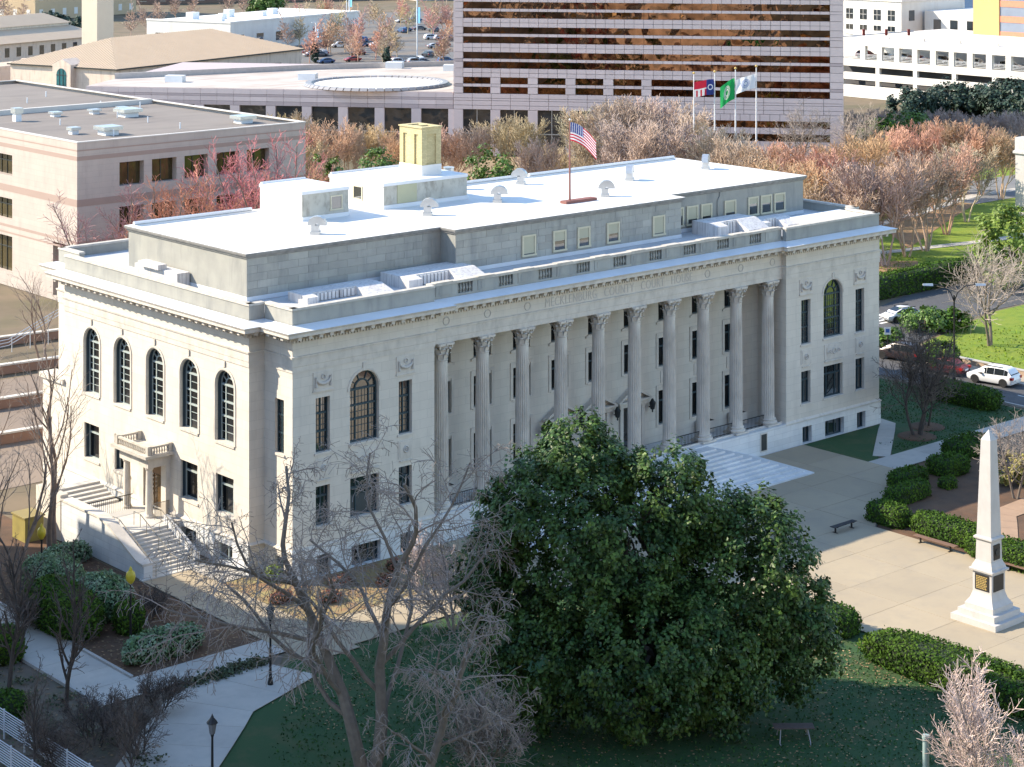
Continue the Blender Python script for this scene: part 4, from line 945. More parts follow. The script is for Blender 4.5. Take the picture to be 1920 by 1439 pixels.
BARK = M('grey_bark', (.20, .165, .135), .95, (.12, .10, .085), 3, .8, .3, 20)
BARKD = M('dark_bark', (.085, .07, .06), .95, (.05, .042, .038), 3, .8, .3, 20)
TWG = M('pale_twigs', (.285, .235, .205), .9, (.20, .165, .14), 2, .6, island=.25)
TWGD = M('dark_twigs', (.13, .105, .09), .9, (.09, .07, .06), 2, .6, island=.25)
TWGO = M('tinted_twigs', (1, 1, 1), .9, objc=True, sc=.8, var=.5, island=.3)
# the great bare tree in front of the left pavilion
big = tree_meshes('sprawling_tree', 4, 17.5, .33, BARK, TWG, kids=(7,6,7,6,4), levels=5, ang=(.8,.8,.85,.9,.8), ratio=(.9,.55,.52,.6,.55), bare=(.2,.3,.15,.05,.1), up=(.05,.15,-.1,-.8,-.5), wander=.13, rmin=.0125, rratio=.38, seg=(8,7,5,4,2), stems=2, lean=.14, frac=.55)
plant('bare_tree', 'wide sprawling bare tree with pale drooping twigs before the left pavilion', big, *G(690, 1445)[:2], 2.5)
will = tree_meshes('drooping_tree', 6, 12.5, .26, BARK, TWG, kids=(6,5,6,6,3), levels=5, ang=(.8,.8,.85,.9,.8), ratio=(.85,.6,.55,.65,.6), bare=(.25,.25,.1,.05,.1), up=(.1,.1,-.3,-1.1,-.7), wander=.13, rmin=.0125, rratio=.38, seg=(7,6,5,4,2), frac=.5)
plant('bare_tree', 'shorter drooping bare tree with a veil of pale twigs beside the magnolia', will, *G(790, 1520)[:2], 0.9, .85)
# trees in the shaded corner, slender and dark
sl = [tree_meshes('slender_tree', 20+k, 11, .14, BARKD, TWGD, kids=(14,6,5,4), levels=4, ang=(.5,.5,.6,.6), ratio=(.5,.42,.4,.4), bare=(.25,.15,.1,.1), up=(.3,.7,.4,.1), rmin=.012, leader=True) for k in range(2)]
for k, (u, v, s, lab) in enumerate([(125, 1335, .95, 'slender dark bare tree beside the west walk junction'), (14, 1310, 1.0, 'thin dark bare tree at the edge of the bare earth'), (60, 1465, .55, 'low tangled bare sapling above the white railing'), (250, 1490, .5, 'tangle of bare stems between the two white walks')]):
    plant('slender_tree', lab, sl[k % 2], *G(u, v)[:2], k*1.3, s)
lit = [tree_meshes('forked_tree', 30+k, 15, .2, M('ruddy_bark', (.26, .19, .15), .95, (.15, .11, .09), 3, .8, .3, 20), TWG, kids=(5,5,5,5), levels=4, ang=(.5,.6,.7,.8), ratio=(.66,.5,.45,.45), bare=(.4,.3,.2,.1), up=(.2,.5,.3,.1), rmin=.011, rratio=.42, stems=2, lean=.18) for k in range(2)]
for k, (u, v, s, lab) in enumerate([(100, 1040, 1.0, 'tall forked bare tree against the sunlit end wall'), (18, 1120, .75, 'bare tree left of the forked tree beyond the west walk'), (-30, 960, .8, 'bare tree with long arching limbs at the rear court'), (80, 690, .62, 'bare tree in front of the striped stone office block')]):
    plant('forked_tree', lab, lit[k % 2], *G(u, v)[:2], k*2.1 + .4, s)
red = [tree_meshes('budding_tree', 40+k, 13, .16, BARK, TWGO, kids=(7,7,9,8), levels=4, seg=(6,5,4,2), rratio=.42, ang=(.6,.65,.75,.85), ratio=(.72,.55,.5,.45), bare=(.15,.15,.1,.1), up=(.3,.5,.25,.1), rmin=.017, stems=3, lean=.25) for k in range(2)]
PINK, ORANGE, TAN, GREYT, ROSE = (.52, .19, .20), (.60, .28, .18), (.52, .38, .25), (.46, .38, .29), (.48, .365, .265)
for k, (u, vt, D, s, c, lab) in enumerate([(205, 335, 205, 1.15, (.40, .22, .22), 'bare pinkish tree nearest the corner of the striped stone office block'), (318, 318, 207, 1.12, ORANGE, 'coral-orange budding tree before the office block windows'), (410, 300, 212, 1.15, ORANGE, 'second coral tree between the orange and the crimson trees'),
    (455, 262, 215, 1.3, PINK, 'tall crimson budding tree beside the end of the office block'), (525, 238, 224, 1.35, PINK, 'tallest pink budding tree at the end of the office block'), (590, 300, 214, 1.0, (.42, .24, .14), 'rust brown tree left of the round magnolia behind the roof')]):
    x, y, z = PD(u, vt, D); plant('budding_tree', lab, red[k % 2], x, y, k*1.7, max(.6, z/13), color=c)
def crape(seed, rm=.03): return tree_meshes('crape_myrtle', seed, 11, .10, TWGO, TWGO, kids=(6,7,9,9), levels=4, seg=(6,5,3,2), rratio=.5, ang=(.38,.55,.65,.75), ratio=(.7,.6,.55,.5), bare=(.35,.2,.1,.1), up=(.2,.5,.4,.2), rmin=rm, stems=4, lean=.32, frac=.5)
CM = [crape(50+k) for k in range(3)]
def at_top(u, vt, D):
    return PD(u, vt, D)
rt = random.Random(9)
spec = []
for u, vt, D in [(520,210,300),(565,205,306),(610,222,296),(655,232,300),(700,228,308),(745,240,296),(560,260,268),(620,290,262)]: spec.append((u, vt, D, (.58,.40,.26), 'tan leafless crape myrtle in the thicket behind the lift house', 'crape myrtles behind the lift house'))
for u, vt, D in [(800,235,306),(850,245,300),(890,238,310),(940,205,316),(985,215,308),(1010,255,285),(1050,262,290),(1100,240,300)]: spec.append((u, vt, D, ROSE, 'pinkish bare tree in the row below the glass tower', 'bare trees below the glass tower'))
for u, vt, D in [(1090,195,312),(1130,182,310),(1170,172,306),(1215,175,310),(1255,188,302),(1160,215,285),(1210,222,280),(1262,226,284),(1310,228,292),(1345,235,280),(1390,250,270)]: spec.append((u, vt, D, GREYT, 'greyish bare tree in the row behind the roof flag', 'greyish bare trees behind the roof'))
for u, vt, D in [(1420,262,272),(1455,258,278),(1490,262,268),(1525,268,262),(1440,290,250),(1480,298,246),(1530,290,250),(1565,285,258),(1600,262,272),(1640,250,278),(1680,240,284),(1720,232,290),(1760,226,300),(1800,228,298),(1840,240,296),(1878,252,292),(1560,262,276)]: spec.append((u, vt, D, (.54,.345,.22), 'orange-brown crape myrtle in the mass left of the park lawn', 'orange-brown crape myrtles'))
for u, vt, D in [(1660,300,240),(1700,290,246),(1735,285,250),(1775,275,262),(1812,268,272),(1610,310,244),(1570,330,240)]: spec.append((u, vt, D, (.47,.34,.25), 'multi-stemmed crape myrtle standing at the park lawn edge', 'crape myrtles on the park lawn'))
for k, (u, vt, D, c, lab, gr) in enumerate(spec):
    vt -= 10 if u > 1590 else 0; x, y, z = PD(u, vt + rt.uniform(-6, 6), D); plant('crape_myrtle', lab, CM[k % 3], x, y, rt.uniform(0, 6.28), max(.55, z/11), group=gr, color=tuple(a*rt.uniform(.9, 1.1) for a in c))
# single bare trees right of the courthouse
wide = tree_meshes('spreading_tree', 71, 9, .17, BARK, M('sunny_twigs', (.42, .35, .30), .9, (.32, .26, .22), 2, .6, island=.25), kids=(7,8,9,8), levels=4, seg=(6,5,4,3), rratio=.42, ang=(1.0,.8,.75,.75), ratio=(1.05,.62,.5,.5), bare=(.3,.2,.1,.1), up=(.1,.4,.2,.05), rmin=.014, stems=2, lean=.25)
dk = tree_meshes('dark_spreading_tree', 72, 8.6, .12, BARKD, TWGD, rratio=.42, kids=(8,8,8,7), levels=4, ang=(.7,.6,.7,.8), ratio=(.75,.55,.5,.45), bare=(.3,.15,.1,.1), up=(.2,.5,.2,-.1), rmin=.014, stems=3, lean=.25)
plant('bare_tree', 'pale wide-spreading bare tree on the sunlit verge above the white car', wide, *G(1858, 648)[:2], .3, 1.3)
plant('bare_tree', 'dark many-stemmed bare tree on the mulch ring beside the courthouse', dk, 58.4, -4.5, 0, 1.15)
plant('bare_tree', 'smaller dark bare tree behind the many-stemmed one', dk, 61.4, -3.2, 2.0, .8)
plant('bare_tree', 'pale bare ornamental tree behind the obelisk', wide, *G(1905, 935)[:2], 1.9, .78)
plant('bare_tree', 'whitish bare tree before the right end of the glass tower', wide, *PD(1505, 178, 318)[:2], 1.2, PD(1505, 178, 318)[2]/9)
plant('bare_tree', 'grey bare tree at the corner between glass tower and garage', wide, *PD(1610, 190, 322)[:2], 2.6, PD(1610, 190, 322)[2]/9)
sap = tree_meshes('sapling', 73, 4.5, .05, TWGD, TWGD, kids=(8,4,3), levels=3, rmin=.012)
plant('sapling', 'thin young sapling on the orange pine straw', sap, *G(1664, 528)[:2])
pale = tree_meshes('pale_shrub_tree', 74, 6.2, .1, TWG, M('blush_twigs', (.60, .47, .42), .9, (.46, .36, .31), 2, .6, island=.25), kids=(9,9,9,8), levels=4, ang=(.6,.6,.7,.8), ratio=(.7,.6,.5,.5), bare=(.15,.1,.1,.05), up=(.3,.5,.3,.2), rmin=.013, stems=3, lean=.35)
plant('bare_tree', 'dense blush-coloured bare shrub tree near the grey-green post', pale, *G(1862, 1540)[:2], 0, 1.25)
plant('bare_tree', 'bushy pale twiggy shrub tree between the pavilion and the magnolia', pale, *G(850, 1180)[:2], 1.0, 1.05)
plant('bare_tree', 'lower grey twiggy thicket at the foot of the bare tree', tree_meshes('thicket', 75, 5, .08, BARK, TWG, kids=(9,9,9,7), levels=4, ang=(.7,.7,.7,.8), ratio=(.8,.6,.5,.5), bare=(.1,.1,.1,.05), up=(.2,.4,.1,-.2), rmin=.013, stems=3, lean=.4), *G(900, 1460)[:2], .5, 1.0)
thk = tree_meshes('bare_thicket', 76, 3.2, .05, BARKD, TWGD, kids=(8,8,8,6), levels=4, ang=(.7,.7,.7,.8), ratio=(.85,.6,.5,.5), bare=(.05,.1,.1,.05), up=(.2,.4,.1,0), rmin=.011, stems=4, lean=.5)
for k, (u, v, s, lab) in enumerate([(180, 1400, .9, 'low dark bare thicket beside the slender tree'), (262, 1420, 1.0, 'tangled dark thicket at the edge of the diagonal path'), (110, 1440, .9, 'dark bare brush right behind the white railing'), (300, 1335, .8, 'dark brush in the wedge between the two walks'), (40, 1180, .8, 'bare brush beside the tall dark clipped hedge'), (280, 1160, .6, 'small purplish bare shrub behind the nearest yellow lamp')]): plant('bare_shrub', lab, thk, *G(u, v)[:2], k*1.1, s, cat='shrub')
for k, (u, vt, D) in enumerate([(1600,205,350),(1640,200,356),(1672,205,352),(1765,200,348),(1800,205,344),(1842,212,340),(1880,205,342),(1912,205,338),(1590,228,330),(1740,222,332)]):
    x, y, z = PD(u, vt, D); plant('bare_shrub', 'pinkish grey bare shrub tree in front of the garage', CM[k % 3], x, y, k*1.3, max(.5, z/11), group='bare shrub trees before the garage', color=(.50, .38, .34))
# ---- leafy trees
MAGL = M('magnolia_leaf', (.020, .060, .018), .45, (.095, .15, .022), .55, .8, island=.55, spec=.28, trans=.16)
EVL = M('evergreen_leaf', (.075, .15, .02), .5, (.10, .17, .03), .4, .8, island=.45, trans=.12)
EVD = M('dark_evergreen_leaf', (.018, .042, .030), .6, (.03, .06, .035), .4, .8, island=.45)
EVY = M('yellow_green_leaf', (.17, .24, .035), .55, (.12, .19, .03), .4, .8, island=.4, trans=.2)
def leafy(seed, lobes, nclump, per, leaf, crad, asp=.4, inner=.3, pad=0):
    rng = random.Random(seed); mb = MB(); vol = [a[3]*a[4]*a[5] for a in lobes]; sv = sum(v**(2/3) for v in vol)
    for L in lobes:
        n = int(nclump*(L[3]*L[4]*L[5])**(2/3)/sv); pads = [Vector((rng.gauss(0,1), rng.gauss(0,1), rng.gauss(0,1))).normalized() for _ in range(pad)] if pad else None
        for i in range(n):
            d = Vector((rng.gauss(0,1), rng.gauss(0,1), rng.gauss(0,1))).normalized()
            if pads and rng.random() < .5:
                d = (pads[i % pad] + d*.30).normalized()
            k = (rng.uniform(.84, 1.06) + .16*noise.noise(d*2.2 + Vector((seed, L[0], 0)))) if rng.random() > inner else rng.uniform(.35, .8)
            c = Vector((L[0]+d.x*L[3]*k, L[1]+d.y*L[4]*k, L[2]+d.z*L[5]*k))
            if c.z < .25: continue
            if any(M_ is not L and ((c.x-M_[0])/M_[3])**2+((c.y-M_[1])/M_[4])**2+((c.z-M_[2])/M_[5])**2 < .45 for M_ in lobes): continue
            r_ = crad*rng.uniform(.6, 1.3); pts = []
            for _ in range(per):
                e = Vector((rng.gauss(0,1), rng.gauss(0,1), rng.gauss(0,1)*.7)).normalized()
                pts.append((c + e*r_*rng.random()**.4, (d*.5 + e*.6 + Vector((0,0,.55)))))
            leafset(mb, pts, leaf, rng, .5, asp)
    return mb
x, y, _ = G(1200, 1325); RTv = (RT.x, RT.y); FWv = (FW.x, FW.y)
def lob(dr, df, z, rr, rf, rz): return (RT.x*dr+FW.x*df, RT.y*dr+FW.y*df, z, (rr+rf)/2, (rr+rf)/2, rz)
mag = thing('magnolia_tree', 'huge dark glossy evergreen magnolia in front of the colonnade', 'tree', (x, y, 0)); mag.scale = (.99, .99, 1.06)
lf = leafy(8, [lob(-3.2,0,8.4,5.6,5.6,5.2), lob(6.2,-.6,6.9,3.6,3.6,3.9), lob(-7.0,0,6.0,2.7,3.0,3.3), lob(-3.4,.6,12.4,2.5,2.5,2.3), lob(-.6,-3.6,4.2,5.6,4.2,3.9), lob(1.6,0,10.6,2.9,2.9,2.7), lob(8.0,-1.2,4.4,2.3,2.6,3.4), lob(-5.6,-1.5,10.0,2.4,2.4,2.2), lob(3.6,-3.0,3.6,3.6,3.4,3.3), lob(-5.5,-3.0,3.4,3.4,3.2,3.1), lob(4.4,.5,9.3,2.2,2.2,1.9)], 3300, 42, .26, .5, .36, .28, 17)
lf.build('crown', MAGL, mag)
tk, tw = MB(), MB(); P = dict(BASEP); P.update(levels=3, kids=(10,5,4), ratio=(.6,.5,.5), ang=(.9,.7,.7), bare=(.1,.2,.2), rmin=.03, leader=False); grow(tk, tw, Vector((0,0,-.05)), Vector((0,0,1)), 9.5, .5, 0, P, random.Random(2)); tk.add(tw).build('trunk', BARKD, mag)
def bush(name, label, u, vt, D, w, mat, seed, z=None, n=160, leaf=.4, cat='tree', group=None, hh=None):
    x, y, zt = PD(u, vt, D); zt = hh or max(zt, 2.0); t = thing(name, label, cat, (x, y, 0), 0, group)
    leafy(seed, [(0,0,zt*.5,w*.42,w*.42,zt*.46), (w*.24,w*.05,zt*.42,w*.28,w*.28,zt*.38), (-w*.25,0,zt*.40,w*.26,w*.26,zt*.38), (0,-w*.15,zt*.62,w*.26,w*.26,zt*.36)], n, 46, leaf, w*.09, .42, .3).build('crown', mat, t)
    m = MB(); m.tube([(0,0,-.05),(0.1,0,zt*.25),(0,.1,zt*.6)], [.22,.18,.08], 6)
    for a in (0, 2, 4): m.tube([(0,0,zt*.2),(math.cos(a)*w*.2,math.sin(a)*w*.2,zt*.5)], [.12,.05], 5)
    m.build('trunk', BARKD, t); return t
bush('evergreen_tree', 'rounded green magnolia behind the chimney on its left', 693, 277, 258, 10.5, EVL, 81)
bush('evergreen_tree', 'bushy green magnolia right of the chimney', 918, 277, 255, 9.5, EVL, 82)
bush('evergreen_tree', 'small dark green tree among the rust brown branches', 610, 282, 250, 5.5, EVL, 83, n=90)
bush('evergreen_tree', 'yellow-green broadleaf tree at the right end of the park path', 1893, 375, 226, 8.5, EVY, 84)
bush('evergreen_shrub', 'glossy green shrub beside the road in front of the dark car', 1665, 612, 196, 3.4, EVL, 85, n=70, leaf=.3, cat='shrub')
bush('evergreen_shrub', 'spreading green shrub above the parked white saloon', 1735, 596, 205, 6.5, EVL, 86, n=100, leaf=.3, cat='shrub')
bush('evergreen_shrub', 'dull olive shrub under the pale spreading tree', 1780, 615, 205, 5.0, HEDGE, 87, n=80, leaf=.3, cat='shrub')
bush('evergreen_shrub', 'mustard yellow shrub right of the obelisk shaft', 1912, 905, 152, 4.5, M('mustard_leaf', (.26, .22, .05), .7, (.20, .19, .05), 1, .7, island=.4), 88, n=70, leaf=.22, cat='shrub')
bush('evergreen_shrub', 'dark bush in deep shade behind the street lamp', 1765, 640, 188, 4.2, HEDGE, 96, n=80, leaf=.28, cat='shrub')
for k, (u, vt, D, w) in enumerate([(1712,168,398,11),(1772,155,404,15),(1828,160,402,13),(1890,150,396,15),(1922,165,390,12)]):
    bush('dark_evergreen', 'dark blue-green evergreen in the row before the parking garage', u, vt, D, w, EVD, 90+k, n=130, leaf=.6, group='dark evergreens below the garage')
bush('evergreen_tree', 'fresh green tree between the orange mass and the garage', 1700, 210, 336, 13, EVL, 97, n=130, leaf=.5)
bush('evergreen_tree', 'olive green tree left of the dark evergreens', 1640, 222, 330, 9, HEDGE, 98, n=90, leaf=.5)
for k, (u, vt, D, w) in enumerate([(88,24,660,10),(110,30,650,9),(150,32,640,10)]): bush('evergreen_shrub', 'rounded clipped evergreen on the far winter lawn', u, vt, D, w, EVD, 100+k, n=80, leaf=.7, cat='shrub', group='round evergreens on the far lawn', hh=5.5)
bush('cedar_tree', 'bright green cedar beyond the white flat-roofed block', 500, -12, 740, 15, EVL, 104, n=120, leaf=.9)
for k, (u, v) in enumerate([(590, 112), (725, 120), (588, 118)][:2]):
    x, y, _ = G(u, v+6); t = thing('cypress_tree', ('narrow dark cypress at the left edge of the car park', 'narrow dark cypress beside the round roof ring')[k], 'tree', (x, y, 0))
    leafy(110+k, [(0,0,2.6,.9,.9,2.6)], 60, 40, .35, .4).build('crown', EVD, t); MB().tube([(0,0,0),(0,0,1)], .1, 5).build('trunk', BARKD, t)
CY = [tree_meshes('bald_cypress', 60+k, 11, .16, TWGO, TWGO, kids=(26,9,7), levels=3, ang=(1.1,.8,.7), ratio=(.46,.45,.42), bare=(.2,.15,.1), up=(.4,.25,.1), rmin=.06, frac=.7, droop=.75, seg=(7,4,2)) for k in range(2)]
for k in range(52):
    u, v = rt.uniform(555, 848), rt.uniform(40, 126)
    x, y, _ = G(u, v); plant('bald_cypress', 'rusty bare cypress standing among the parked cars', CY[k % 2], x, y, rt.uniform(0, 6.28), rt.uniform(.8, 1.15), group='bare cypresses in the car park', color=tuple(a*rt.uniform(.85, 1.2) for a in (.56, .38, .27)))
for k, (u, v, s) in enumerate([(15,60,1.1),(40,48,1.0),(-5,40,1.2),(245,70,1.1),(275,62,1.0),(300,50,1.1),(330,40,1.1),(360,38,1.0),(425,32,1.1),(455,28,1.0),(540,95,1.0),(545,60,1.1)]):
    x, y, _ = G(u, v); plant('bare_tree', 'distant brown bare tree around the flat white block', CY[k % 2], x, y, k, s, group='distant brown bare trees', color=(.48, .34, .27))
# ============================================================ things on the plaza and lawns
GRAN = M('white_granite', (.52, .50, .48), .75, (.43, .42, .41), 1.2, .6, .12, 25, stain=((.36, .34, .31), .4), ssc=(1, 1, .5))
PLAQ = M('bronze_plaque', (.055, .05, .045), .45, (.03, .03, .032), 3, .6, metal=.4)
GOLD = M('gilt_letters', (.62, .45, .16), .5, (.5, .35, .12), 4, .5, metal=.3)
ox, oy = 27.9, -33.15
ob = thing('obelisk', 'white granite obelisk on a stepped plinth with bronze plaques', 'monument', (ox, oy, .05))
for hw, z0, z1 in ((1.62, 0, .36), (1.32, .36, .72), (1.02, .72, 1.05)): MB().box(-hw, hw, -hw, hw, z0, z1).build('plinth_step', GRAN, ob)
def sq(mb, prof):
    for (a, z0), (b, z1) in zip(prof, prof[1:]): mb.hexa([(-a,-a,z0),(a,-a,z0),(a,a,z0),(-a,a,z0)], [(-b,-b,z1),(b,-b,z1),(b,b,z1),(-b,b,z1)])
    return mb
sq(MB(), [(1.0,1.05),(.9,1.2),(.80,1.35),(.72,1.6),(.68,1.75)]).build('plinth_moulding', GRAN, ob)
sq(MB(), [(.68,1.75),(.68,2.95)]).build('die', GRAN, ob)
sq(MB(), [(.70,2.95),(.84,3.02),(.86,3.14),(.74,3.2),(.70,3.35),(.62,3.5),(.58,3.62)]).build('die_cap', GRAN, ob)
sq(MB(), [(.56,3.62),(.53,4.85)]).build('upper_die', GRAN, ob)
sq(MB(), [(.55,4.85),(.66,4.95),(.66,5.05),(.56,5.12)]).build('upper_cap', GRAN, ob)
sq(MB(), [(.52,5.12),(.34,10.9),(.0,11.5)]).build('shaft', GRAN, ob)
for ang, nm in ((0, 0), (-math.pi/2, 1)):
    p = MB().box(-.5, .5, -.715, -.68, 1.9, 2.85).build('plaque', PLAQ, ob); p.rotation_euler = (0, 0, ang)
    if nm:
        f = MB()
        for r_ in range(8):
            x_ = -.4
            while x_ < .36:
                w_ = random.Random(int(x_*100)+r_*7).uniform(.05, .13)
                if x_ + w_ < .42: f.box(x_, x_+w_, -.722, -.714, 2.74-r_*.1-.055, 2.74-r_*.1)
                x_ += w_ + .03
        q = f.build('raised_letters', GOLD, p)
p = MB().box(-.3, .3, -.6, -.53, 3.75, 4.65).build('portrait_plaque', PLAQ, ob)
MB().lathe([(.0,0),(.2,.02),(.2,.05)], 14, (0,0,0)).build('portrait_medallion', BRONZE, p).location = (0, -.6, 4.2)
p.children[0].rotation_euler = (R(90), 0, 0)
WOODD = M('dark_bench_slat', (.025, .025, .028), .6, (.015, .015, .018), 5, .6)
WOODB = M('brown_bench_slat', (.20, .12, .085), .7, (.14, .085, .06), 5, .6)
def bench(label, x, y, L, rz, mat):
    b = thing('bench', label, 'bench', (x, y, .05), rz)
    for i in range(4): MB().box(-L/2, L/2, -.22+i*.115, -.125+i*.115, .42, .46).build('slat', mat, b)
    for s in (-1, 1): MB().box(s*L*.36-.04, s*L*.36+.04, -.05, .05, .03, .42).box(s*L*.36-.05, s*L*.36+.05, -.22, .22, .38, .42).box(s*L*.36-.06, s*L*.36+.06, -.2, .2, 0, .03).build('leg', BLK, b)
bench('backless black bench in the building shadow on the plaza', 34.75, -16.3, 2.4, 0, WOODD)
bench('backless brown bench in front of the sunlit hedge', 36.55, -22.7, 3.4, math.pi/2, WOODB)
bench('backless brown bench half hidden behind the obelisk', 36.3, -30.0, 3.4, math.pi/2, WOODB)
bench('black bench end showing beside the magnolia crown', 29.2, -16.3, 2.4, 0, WOODD)
x, y, _ = G(1488, 1388); pt = thing('picnic_bench', 'weathered bench with bent metal legs in the magnolia shade', 'bench', (x, y, 0), R(-40))
for i in range(4): MB().box(-1.05, 1.05, -.35+i*.18, -.2+i*.18, .70, .75).build('slat', M('weathered_board', (.11, .085, .075), .8, (.07, .055, .05), 4, .6), pt)
for s in (-1, 1): MB().tube([(s*.75,-.7,.0),(s*.8,-.55,.05),(s*.7,-.2,.68),(s*.7,.2,.68),(s*.8,.55,.05),(s*.75,.7,0)], .03, 6).build('leg', M('grey_tube', (.30, .30, .32), .5), pt)
MB().box(-.2,.2,-.1,.1,0,.02)
x, y, _ = G(1736, 1500); po = thing('post', 'plain grey-green round post with a capped top near the lawn', 'post', (x, y, 0))
GG = M('grey_green_paint', (.28, .36, .35), .5, (.22, .29, .28), 2, .5)
MB().lathe([(.16,0),(.16,3.0)], 14).build('pole', GG, po); MB().lathe([(.19,3.0),(.19,3.12),(.17,3.15),(.01,3.16)], 14).build('cap', GG, po)
# lamps
AMB = M('amber_globe', (.62, .47, .04), .3, (.5, .36, .03), 2, .4)
def lamp(label, u, v, h, kind):
    x, y, _ = G(u, v); t = thing('lamp_post', label, 'lamp post', (x, y, 0))
    MB().lathe([(.16,0),(.16,.15),(.1,.4),(.07,.9),(.055,h-.5),(.09,h-.4),(.09,h-.35)], 10).build('post', BLK, t)
    if kind: MB().lathe([(.1,h-.35),(.24,h-.15),(.29,h+.08),(.24,h+.3),(.12,h+.42)], 14).build('globe', AMB, t, True); MB().lathe([(.12,h+.40),(.1,h+.5),(.06,h+.6),(.01,h+.68)], 10).build('finial', AMB, t)
    else:
        MB().lathe([(.1,h-.35),(.15,h-.3),(.24,h+.2)], 6, cap=False).build('lantern_glass', M('lantern_glass', (.16, .16, .17), .2), t); MB().lathe([(.29,h+.2),(.26,h+.26),(.1,h+.45),(.03,h+.6),(.01,h+.66)], 8).build('hood', BLK, t)
lamp('nearest yellow globe lamp on a black post in the shrub bed', 245, 1212, 4.0, 1); lamp('yellow globe lamp on a black post by the forked tree', 78, 1092, 3.1, 1)
lamp('black lantern post where the walks meet', 507, 1285, 4.0, 0); lamp('black lantern post beside the diagonal path and lawn', 398, 1478, 3.0, 0)
x, y, _ = G(1789, 726); sl_ = thing('street_light', 'tall black street light with two curved arms by the road', 'street light', (x, y, 0), R(-41))
MB().lathe([(.2,0),(.16,.8),(.09,1.2),(.07,8.2)], 10).build('pole', BLK, sl_)
for s in (-1, 1):
    MB().tube([(0,0,7.6),(s*.3,0,8.4),(s*1.0,0,9.0),(s*2.0,0,9.15)], [.06,.05,.05,.04], 6).build('arm', BLK, sl_); MB().hexa([(s*1.9,-.16,9.02),(s*2.8,-.2,9.06),(s*2.8,.2,9.06),(s*1.9,.16,9.02)], [(s*1.9,-.1,9.2),(s*2.8,-.12,9.18),(s*2.8,.12,9.18),(s*1.9,.1,9.2)]).build('lamp_head', ALU, sl_)
x, y, _ = G(1664, 665); sg = thing('parking_sign', 'small blue and white roadside sign on a post', 'sign', (x, y, 0), R(-40))
MB().tube([(0,0,0),(0,0,2.6)], .04, 6).build('post', BLK, sg); sgp = MB().box(-.3,.3,-.07,-.045,1.9,2.6).build('plate', M('sign_white', (.75,.76,.78), .5), sg); MB().box(-.18,.18,-.085,-.071,2.1,2.45).build('symbol', M('sign_blue', (.04,.12,.40), .5), sgp)
# white railing in the lower left corner
WR = M('white_railing_paint', (.55, .57, .60), .5, (.45, .47, .50), 2, .4)
for off_, lab in ((0, 'upper white horizontal-bar railing in the shaded corner'), (-1.9, 'lower white horizontal-bar railing behind the first one')):
    f0 = thing('railing', lab, 'railing', (-25.0+off_, -11, 0)); z0 = .4
    for i in range(9): MB().box(-.02,.02,-14,11,z0+i*.13,z0+i*.13+.035).build('rail', WR, f0)
    for i in range(12): MB().box(-.035,.035,-14+i*2.2,-13.93+i*2.2,-.3,z0+1.15).build('post', WR, f0)
# drums and clutter left of the stairs
x, y, _ = G(118, 985); st = thing('storage_box', 'mustard yellow storage box behind the side stairs', 'box', (-8.2, 19.5, 0)); MB().box(-.7,.7,-.9,.9,0,1.6).build('body', M('mustard_paint', (.22, .18, .06), .6, (.40, .33, .08), 1, .6), st); MB().box(-.78,.78,-.98,.98,1.6,1.7).build('lid', M('mustard_lid', (.28, .22, .08), .6), st)
# steel handrail of the rear court steps
hr = thing('court_railing', 'white sloping handrail on the rear court steps', 'railing', (*G(60, 650)[:2], 0), 0)
for h in (.5, .8, 1.1): MB().tube([(-9,-2,h+.2),(-3,-1,h+.2),(3,0,h+2.2),(8,0,h+2.2)], .045, 5).build('rail', WR, hr)
for q in range(9): 
    t_ = q/8; xx = -9 + 17*t_; zz = .2 if xx < -3 else (.2+2*(xx+3)/6 if xx < 3 else 2.2); MB().tube([(xx, -2+2*min(1, (xx+9)/12), zz*.0), (xx, -2+2*min(1, (xx+9)/12), zz+1.1)], .04, 5).build('post', WR, hr)
# ============================================================ flags
def flag_mesh(name, wd, ht, mat, seed, droop=.35, nx=22, ny=12):
    mb = MB()
    for j in range(ny+1):
        for i in range(nx+1):
            s, t = i/nx, j/ny; x = wd*s*(.92 - droop*.25*s)
            mb.v.append((x, .22*s**.7*math.sin(6.5*s + seed + t*1.2) + .06*math.sin(11*s+t*3), ht*t - droop*wd*s**1.4 + .08*math.sin(5*s+seed)*s))
    for j in range(ny):
        for i in range(nx): q = j*(nx+1)+i; mb.f.append((q, q+1, q+nx+2, q+nx+1))
    me = mb.mesh(name, mat, True); uv = me.uv_layers.new(name='cloth')
    for lp in me.loops:
        v = lp.vertex_index; uv.data[lp.index].uv = ((v % (nx+1))/nx, (v//(nx+1))/ny)
    return me
def cloth(name, build):
    m, nt, b = mat_new(name); tc = nd(nt, 'ShaderNodeUVMap'); sp = nd(nt, 'ShaderNodeSeparateXYZ'); nt.links.new(tc.outputs[0], sp.inputs[0])
    nt.links.new(build(nt, sp.outputs[0], sp.outputs[1], tc.outputs[0]), b.inputs['Base Color']); b.inputs['Roughness'].default_value = .8
    t = nd(nt, 'ShaderNodeBsdfTranslucent'); nt.links.new(b.inputs['Base Color'].links[0].from_socket, t.inputs[0]); mx = nd(nt, 'ShaderNodeMixShader'); mx.inputs[0].default_value = .3
    nt.links.new(b.outputs[0], mx.inputs[1]); nt.links.new(t.outputs[0], mx.inputs[2]); nt.links.new(mx.outputs[0], nt.nodes['Material Output'].inputs[0]); return m
RED, WHT, BLU = (.55, .02, .05), (.78, .78, .78), (.03, .05, .22)
